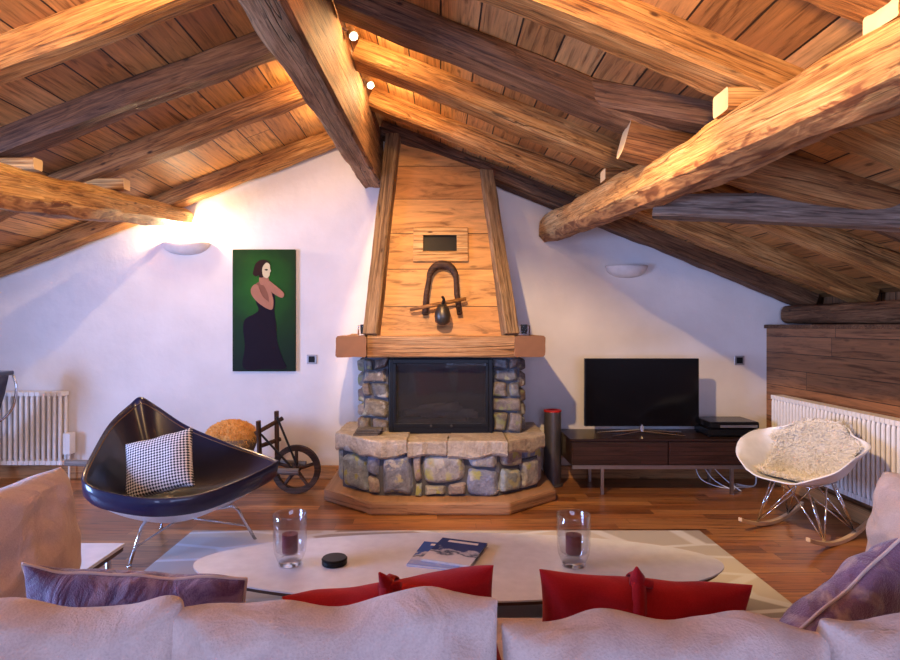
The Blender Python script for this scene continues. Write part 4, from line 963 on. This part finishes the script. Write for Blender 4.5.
# ================================================================== RUG, TABLE AND WHAT IS ON IT
bm = bmesh.new(); box(bm, -1.62, 1.70, 2.24, 3.93, .001, .012); tag(fin('rug', bm, 'rug', None, bevel=.003), 'grey and white patterned rug under the oval coffee table', 'rug')
CT = empty('coffee_table', (.085, 2.79, .012), 0, 'long white surfboard shaped coffee table in front of the sofa', 'coffee table')
def oval(ax, ay, n=96, p=1.9): return [(CT.location.x+ax*math.copysign(abs(math.cos(2*PI*k/n))**(2/p), math.cos(2*PI*k/n)), CT.location.y+ay*math.copysign(abs(math.sin(2*PI*k/n))**(2/p), math.sin(2*PI*k/n))) for k in range(n)]
bm = bmesh.new(); prism(bm, oval(1.205, .385), .226, .246); fin('table_edge', bm, 'plyedge', CT)
bm = bmesh.new(); prism(bm, oval(1.225, .40), .246, .2525); fin('table_top', bm, 'laminate', CT)
for xx in (-.55, .72):
    bm = bmesh.new()
    for y in (2.58, 3.0):
        tube(bm, [(xx-.12, y, .222), (xx-.16, y, .018), (xx+.16, y, .018), (xx+.12, y, .222)], .006, 8)
        tube(bm, [(xx-.16, y, .02), (xx+.12, y, .222)], .004, 6); tube(bm, [(xx+.16, y, .02), (xx-.12, y, .222)], .004, 6)
    tube(bm, [(xx-.16, 2.58, .018), (xx-.16, 3.0, .018)], .006, 8); tube(bm, [(xx+.16, 2.58, .018), (xx+.16, 3.0, .018)], .006, 8)
    fin('wire_base', bm, 'chrome', CT)
TZ = .2525
def hurricane(x, y, label):
    t = empty('hurricane_glass', (x, y, TZ), 0, label, 'glass', 'double walled glass lanterns on the coffee table')
    bm = bmesh.new(); lathe(bm, (x, y, TZ+.001), [(0, 0), (.052, 0), (.055, .02), (.070, .055), (.0755, .10), (.0765, .232), (.074, .236), (.0715, .232), (.070, .11), (.060, .065), (.044, .055), (0, .052)], 40); fin('outer_wall', bm, 'thinglass', t, smooth=True)
    bm = bmesh.new(); lathe(bm, (x, y, TZ+.057), [(0, 0), (.034, 0), (.036, .01), (.036, .085), (0, .085)], 24); fin('candle', bm, 'candle', t, smooth=False)
    tag(t.children[-1], 'dark plum candle')
    bm = bmesh.new(); lathe(bm, (x, y, TZ+.002), [(0, 0), (.046, 0), (.050, .012), (.040, .03), (0, .034)], 32); fin('glass_foot', bm, 'glass', t, smooth=True)
    bm = bmesh.new(); tube(bm, [(x, y, TZ+.142), (x+.003, y, TZ+.155)], .0015, 5); fin('wick', bm, 'black', t)
hurricane(-.69, 2.76, 'glass lantern with plum candle on the left half of the coffee table')
hurricane(.612, 2.75, 'glass lantern with plum candle on the coffee table right of the magazines')
bm = bmesh.new(); lathe(bm, (-.487, 2.77, TZ), [(0, 0), (.056, 0), (.058, .004), (.058, .026), (.054, .031), (0, .031)], 36)
PK = fin('round_tin', bm, 'black', None, smooth=False); tag(PK, 'small round black tin on the coffee table beside the left lantern', 'tin')
bm = bmesh.new(); lathe(bm, (-.487, 2.77, TZ+.022), [(.0578, 0), (.0592, .001), (.0592, .003), (.0578, .004)], 36); sd = fin('lid_seam', bm, 'blackplastic', None); sd.parent = PK; sd.location = sd.location-PK.location
def mag(name, x, y, z, rz, cov, label, th=.009, w_=.235, h_=.30):
    t = empty(name, (x, y, z), rz, label, 'magazine', 'magazines on the coffee table')
    bm = bmesh.new(); box(bm, -w_/2, w_/2-.004, -h_/2+.002, h_/2-.002, .001, th-.001); fin('pages', bm, 'paper', t, world=False)
    bm = bmesh.new(); box(bm, -w_/2-.001, w_/2, -h_/2, h_/2, th-.001, th); box(bm, -w_/2-.001, w_/2, -h_/2, h_/2, 0, .001); box(bm, -w_/2-.002, -w_/2, -h_/2, h_/2, 0, th); fin('cover', bm, cov, t, world=False)
    bm = bmesh.new()
    for k in range(7):
        box(bm, -w_*.32+k*.022, -w_*.32+k*.022+(.022 if k != 3 else .0221), h_*.34, h_*.42, th, th+.0006)
    fin('masthead', bm, 'paper', t, world=False)
    return t
mag('magazine', .0, 2.86, TZ, math.radians(-14), 'cover1', 'blue covered magazine lying under the other one on the coffee table')
mag('magazine', .075, 2.88, TZ+.0095, math.radians(-20), 'cover2', 'magazine with snowy mountain cover lying topmost on the coffee table')
# small white side table at the far left
SD = empty('side_table', (-1.80, 2.48, 0), 0, 'low white square side table beyond the left sofa cushion', 'side table')
bm = bmesh.new(); box(bm, -2.15, -1.46, 2.22, 2.78, .33, .345); fin('table_top', bm, 'laminate', SD, bevel=.002)
bm = bmesh.new(); box(bm, -2.145, -1.465, 2.225, 2.775, .31, .33); fin('table_edge', bm, 'plyedge', SD)
for x in (-2.1, -1.51):
    for y in (2.27, 2.73):
        bm = bmesh.new(); tube(bm, [(x, y, 0), (x, y, .31)], .012, 8); fin('leg', bm, 'chrome', SD)

# ================================================================== SOFA
SF = empty('sectional_sofa', (0, 1.4, 0), 0, 'large beige linen U shaped sofa across the bottom of the photo', 'sofa')
def soft(name, x0, x1, y0, y1, z0, z1, bev=.04):
    bm = bmesh.new(); box(bm, x0, x1, y0, y1, z0, z1); o = fin(name, bm, 'linen', SF, smooth=True); md = o.modifiers.new('b', 'BEVEL'); md.width = bev; md.segments = 4; return o
soft('base', -1.85, 1.95, .80, 1.88, .05, .27, .03); soft('side_base', -1.85, -.82, 1.87, 2.22, .05, .27, .03); soft('side_base', 1.30, 1.95, 1.87, 2.05, .05, .27, .03)
soft('back_frame', -1.85, 1.95, .72, .92, .05, .62); soft('side_frame', -1.90, -1.70, .85, 2.26, .05, .60); soft('side_frame', 1.80, 2.0, .85, 2.12, .05, .60)
for x0, x1 in ((-.82, -.17), (-.17, .53), (.53, 1.28)): soft('seat_cushion', x0+.005, x1-.005, .92, 1.93, .272, .43, .05)
soft('seat_cushion', -1.70, -.83, .92, 2.22, .272, .43, .05); soft('seat_cushion', 1.30, 1.80, .92, 2.05, .272, .43, .05)
for x in (-1.8, -.2, 1.9):
    for y in (.78, 1.8):
        bm = bmesh.new(); box(bm, x-.02, x+.02, y-.02, y+.02, 0, .052); fin('foot', bm, 'darkwood', SF)
def backc(x, w_, h_, y, rx, rz, sd, lb, ry_=0, t_=.19):
    return cushion('back_cushion', w_, h_, t_, 'linen', loc=(x, y, .425), rot=(math.radians(rx), math.radians(ry_), math.radians(rz)), pinch=.03, wr=.021, seed=sd, puff=.38, label=lb, cat='cushion', group='beige back cushions of the sofa')
backc(-.725, .575, .445, 1.10, 8, 0, 1, 'beige back cushion at the lower left edge behind the mauve pillow', ry_=-1)
backc(-.163, .575, .445, 1.10, 8, 0, 2, 'beige back cushion in the lower middle behind the left red pillow', ry_=-3)
backc(.383, .57, .41, 1.10, 8, 0, 3, 'beige back cushion behind the right red pillow', ry_=1)
backc(.945, .57, .41, 1.10, 8, 0, 4, 'beige back cushion at the lower right corner of the photo')
cushion('side_cushion', .70, .42, .20, 'linen', loc=(-1.34, 1.86, .425), rot=(math.radians(8), 0, math.radians(-90)), pinch=.03, wr=.012, seed=6, puff=.4, label='big beige side cushion at the left edge of the photo', cat='cushion')
cushion('side_cushion', .55, .42, .20, 'linen', loc=(1.53, 1.86, .425), rot=(math.radians(-8), 0, math.radians(-90)), pinch=.03, wr=.012, seed=9, puff=.4, label='beige side cushion at the right edge behind the mottled pillow', cat='cushion')
cushion('scatter_pillow', .54, .36, .14, 'purple', loc=(-.72, 1.47, .425), rot=(math.radians(12), math.radians(2), math.radians(-4)), pinch=.06, wr=.008, seed=11, label='mauve velvet pillow with pale piping lying left on the sofa', cat='pillow', pipe='paletrim')
cushion('scatter_pillow', .46, .40, .15, 'purple2', loc=(.985, 1.52, .43), rot=(math.radians(22), math.radians(-26), math.radians(20)), pinch=.06, wr=.010, seed=12, label='mottled mauve velvet pillow with pale piping at the right', cat='pillow', pipe='paletrim')
def red_pillow(loc, rot, label, kx, sd):
    o = cushion('red_pillow', .50, .335, .14, 'red', loc=loc, rot=rot, pinch=.09, wr=.006, seed=sd, label=label, cat='pillow', group='red felt pillows with a knotted band')
    bm = bmesh.new(); pts = []
    for k in range(24):
        a = 2*PI*k/24; pts.append(Vector((kx+.006*math.sin(2*a), .077*math.cos(a), .168+.166*math.sin(a))))
    prev = None; rg = []
    for i, p in enumerate(pts):
        rad = (p-Vector((kx, 0, .168))).normalized(); wv = .016
        rg.append([bm.verts.new(p+Vector((-wv, 0, 0))), bm.verts.new(p+rad*.008), bm.verts.new(p+Vector((wv, 0, 0)))])
    for i in range(24):
        A, B = rg[i], rg[(i+1) % 24]
        for k in range(2): bm.faces.new((A[k], A[k+1], B[k+1], B[k]))
    fin('band', bm, 'red', o, world=False, smooth=True, solid=.003)
    bm = bmesh.new(); tube(bm, [(kx-.004, -.01, .315), (kx-.002, -.01, .333), (kx-.008, -.015, .352), (kx-.012, -.02, .368)], [.014, .018, .010, .003], 10); tube(bm, [(kx-.02, -.01, .328), (kx+.03, -.02, .328)], .010, 8); fin('knot', bm, 'red', o, world=False, smooth=True)
red_pillow((-.07, 1.45, .435), (math.radians(10), math.radians(-9), 0), 'left red pillow with knotted band leaning on the sofa', 0, 21)
red_pillow((.455, 1.45, .44), (math.radians(10), math.radians(4), 0), 'right red pillow with knotted band leaning on the sofa', -.02, 22)
OC.location.x -= .11
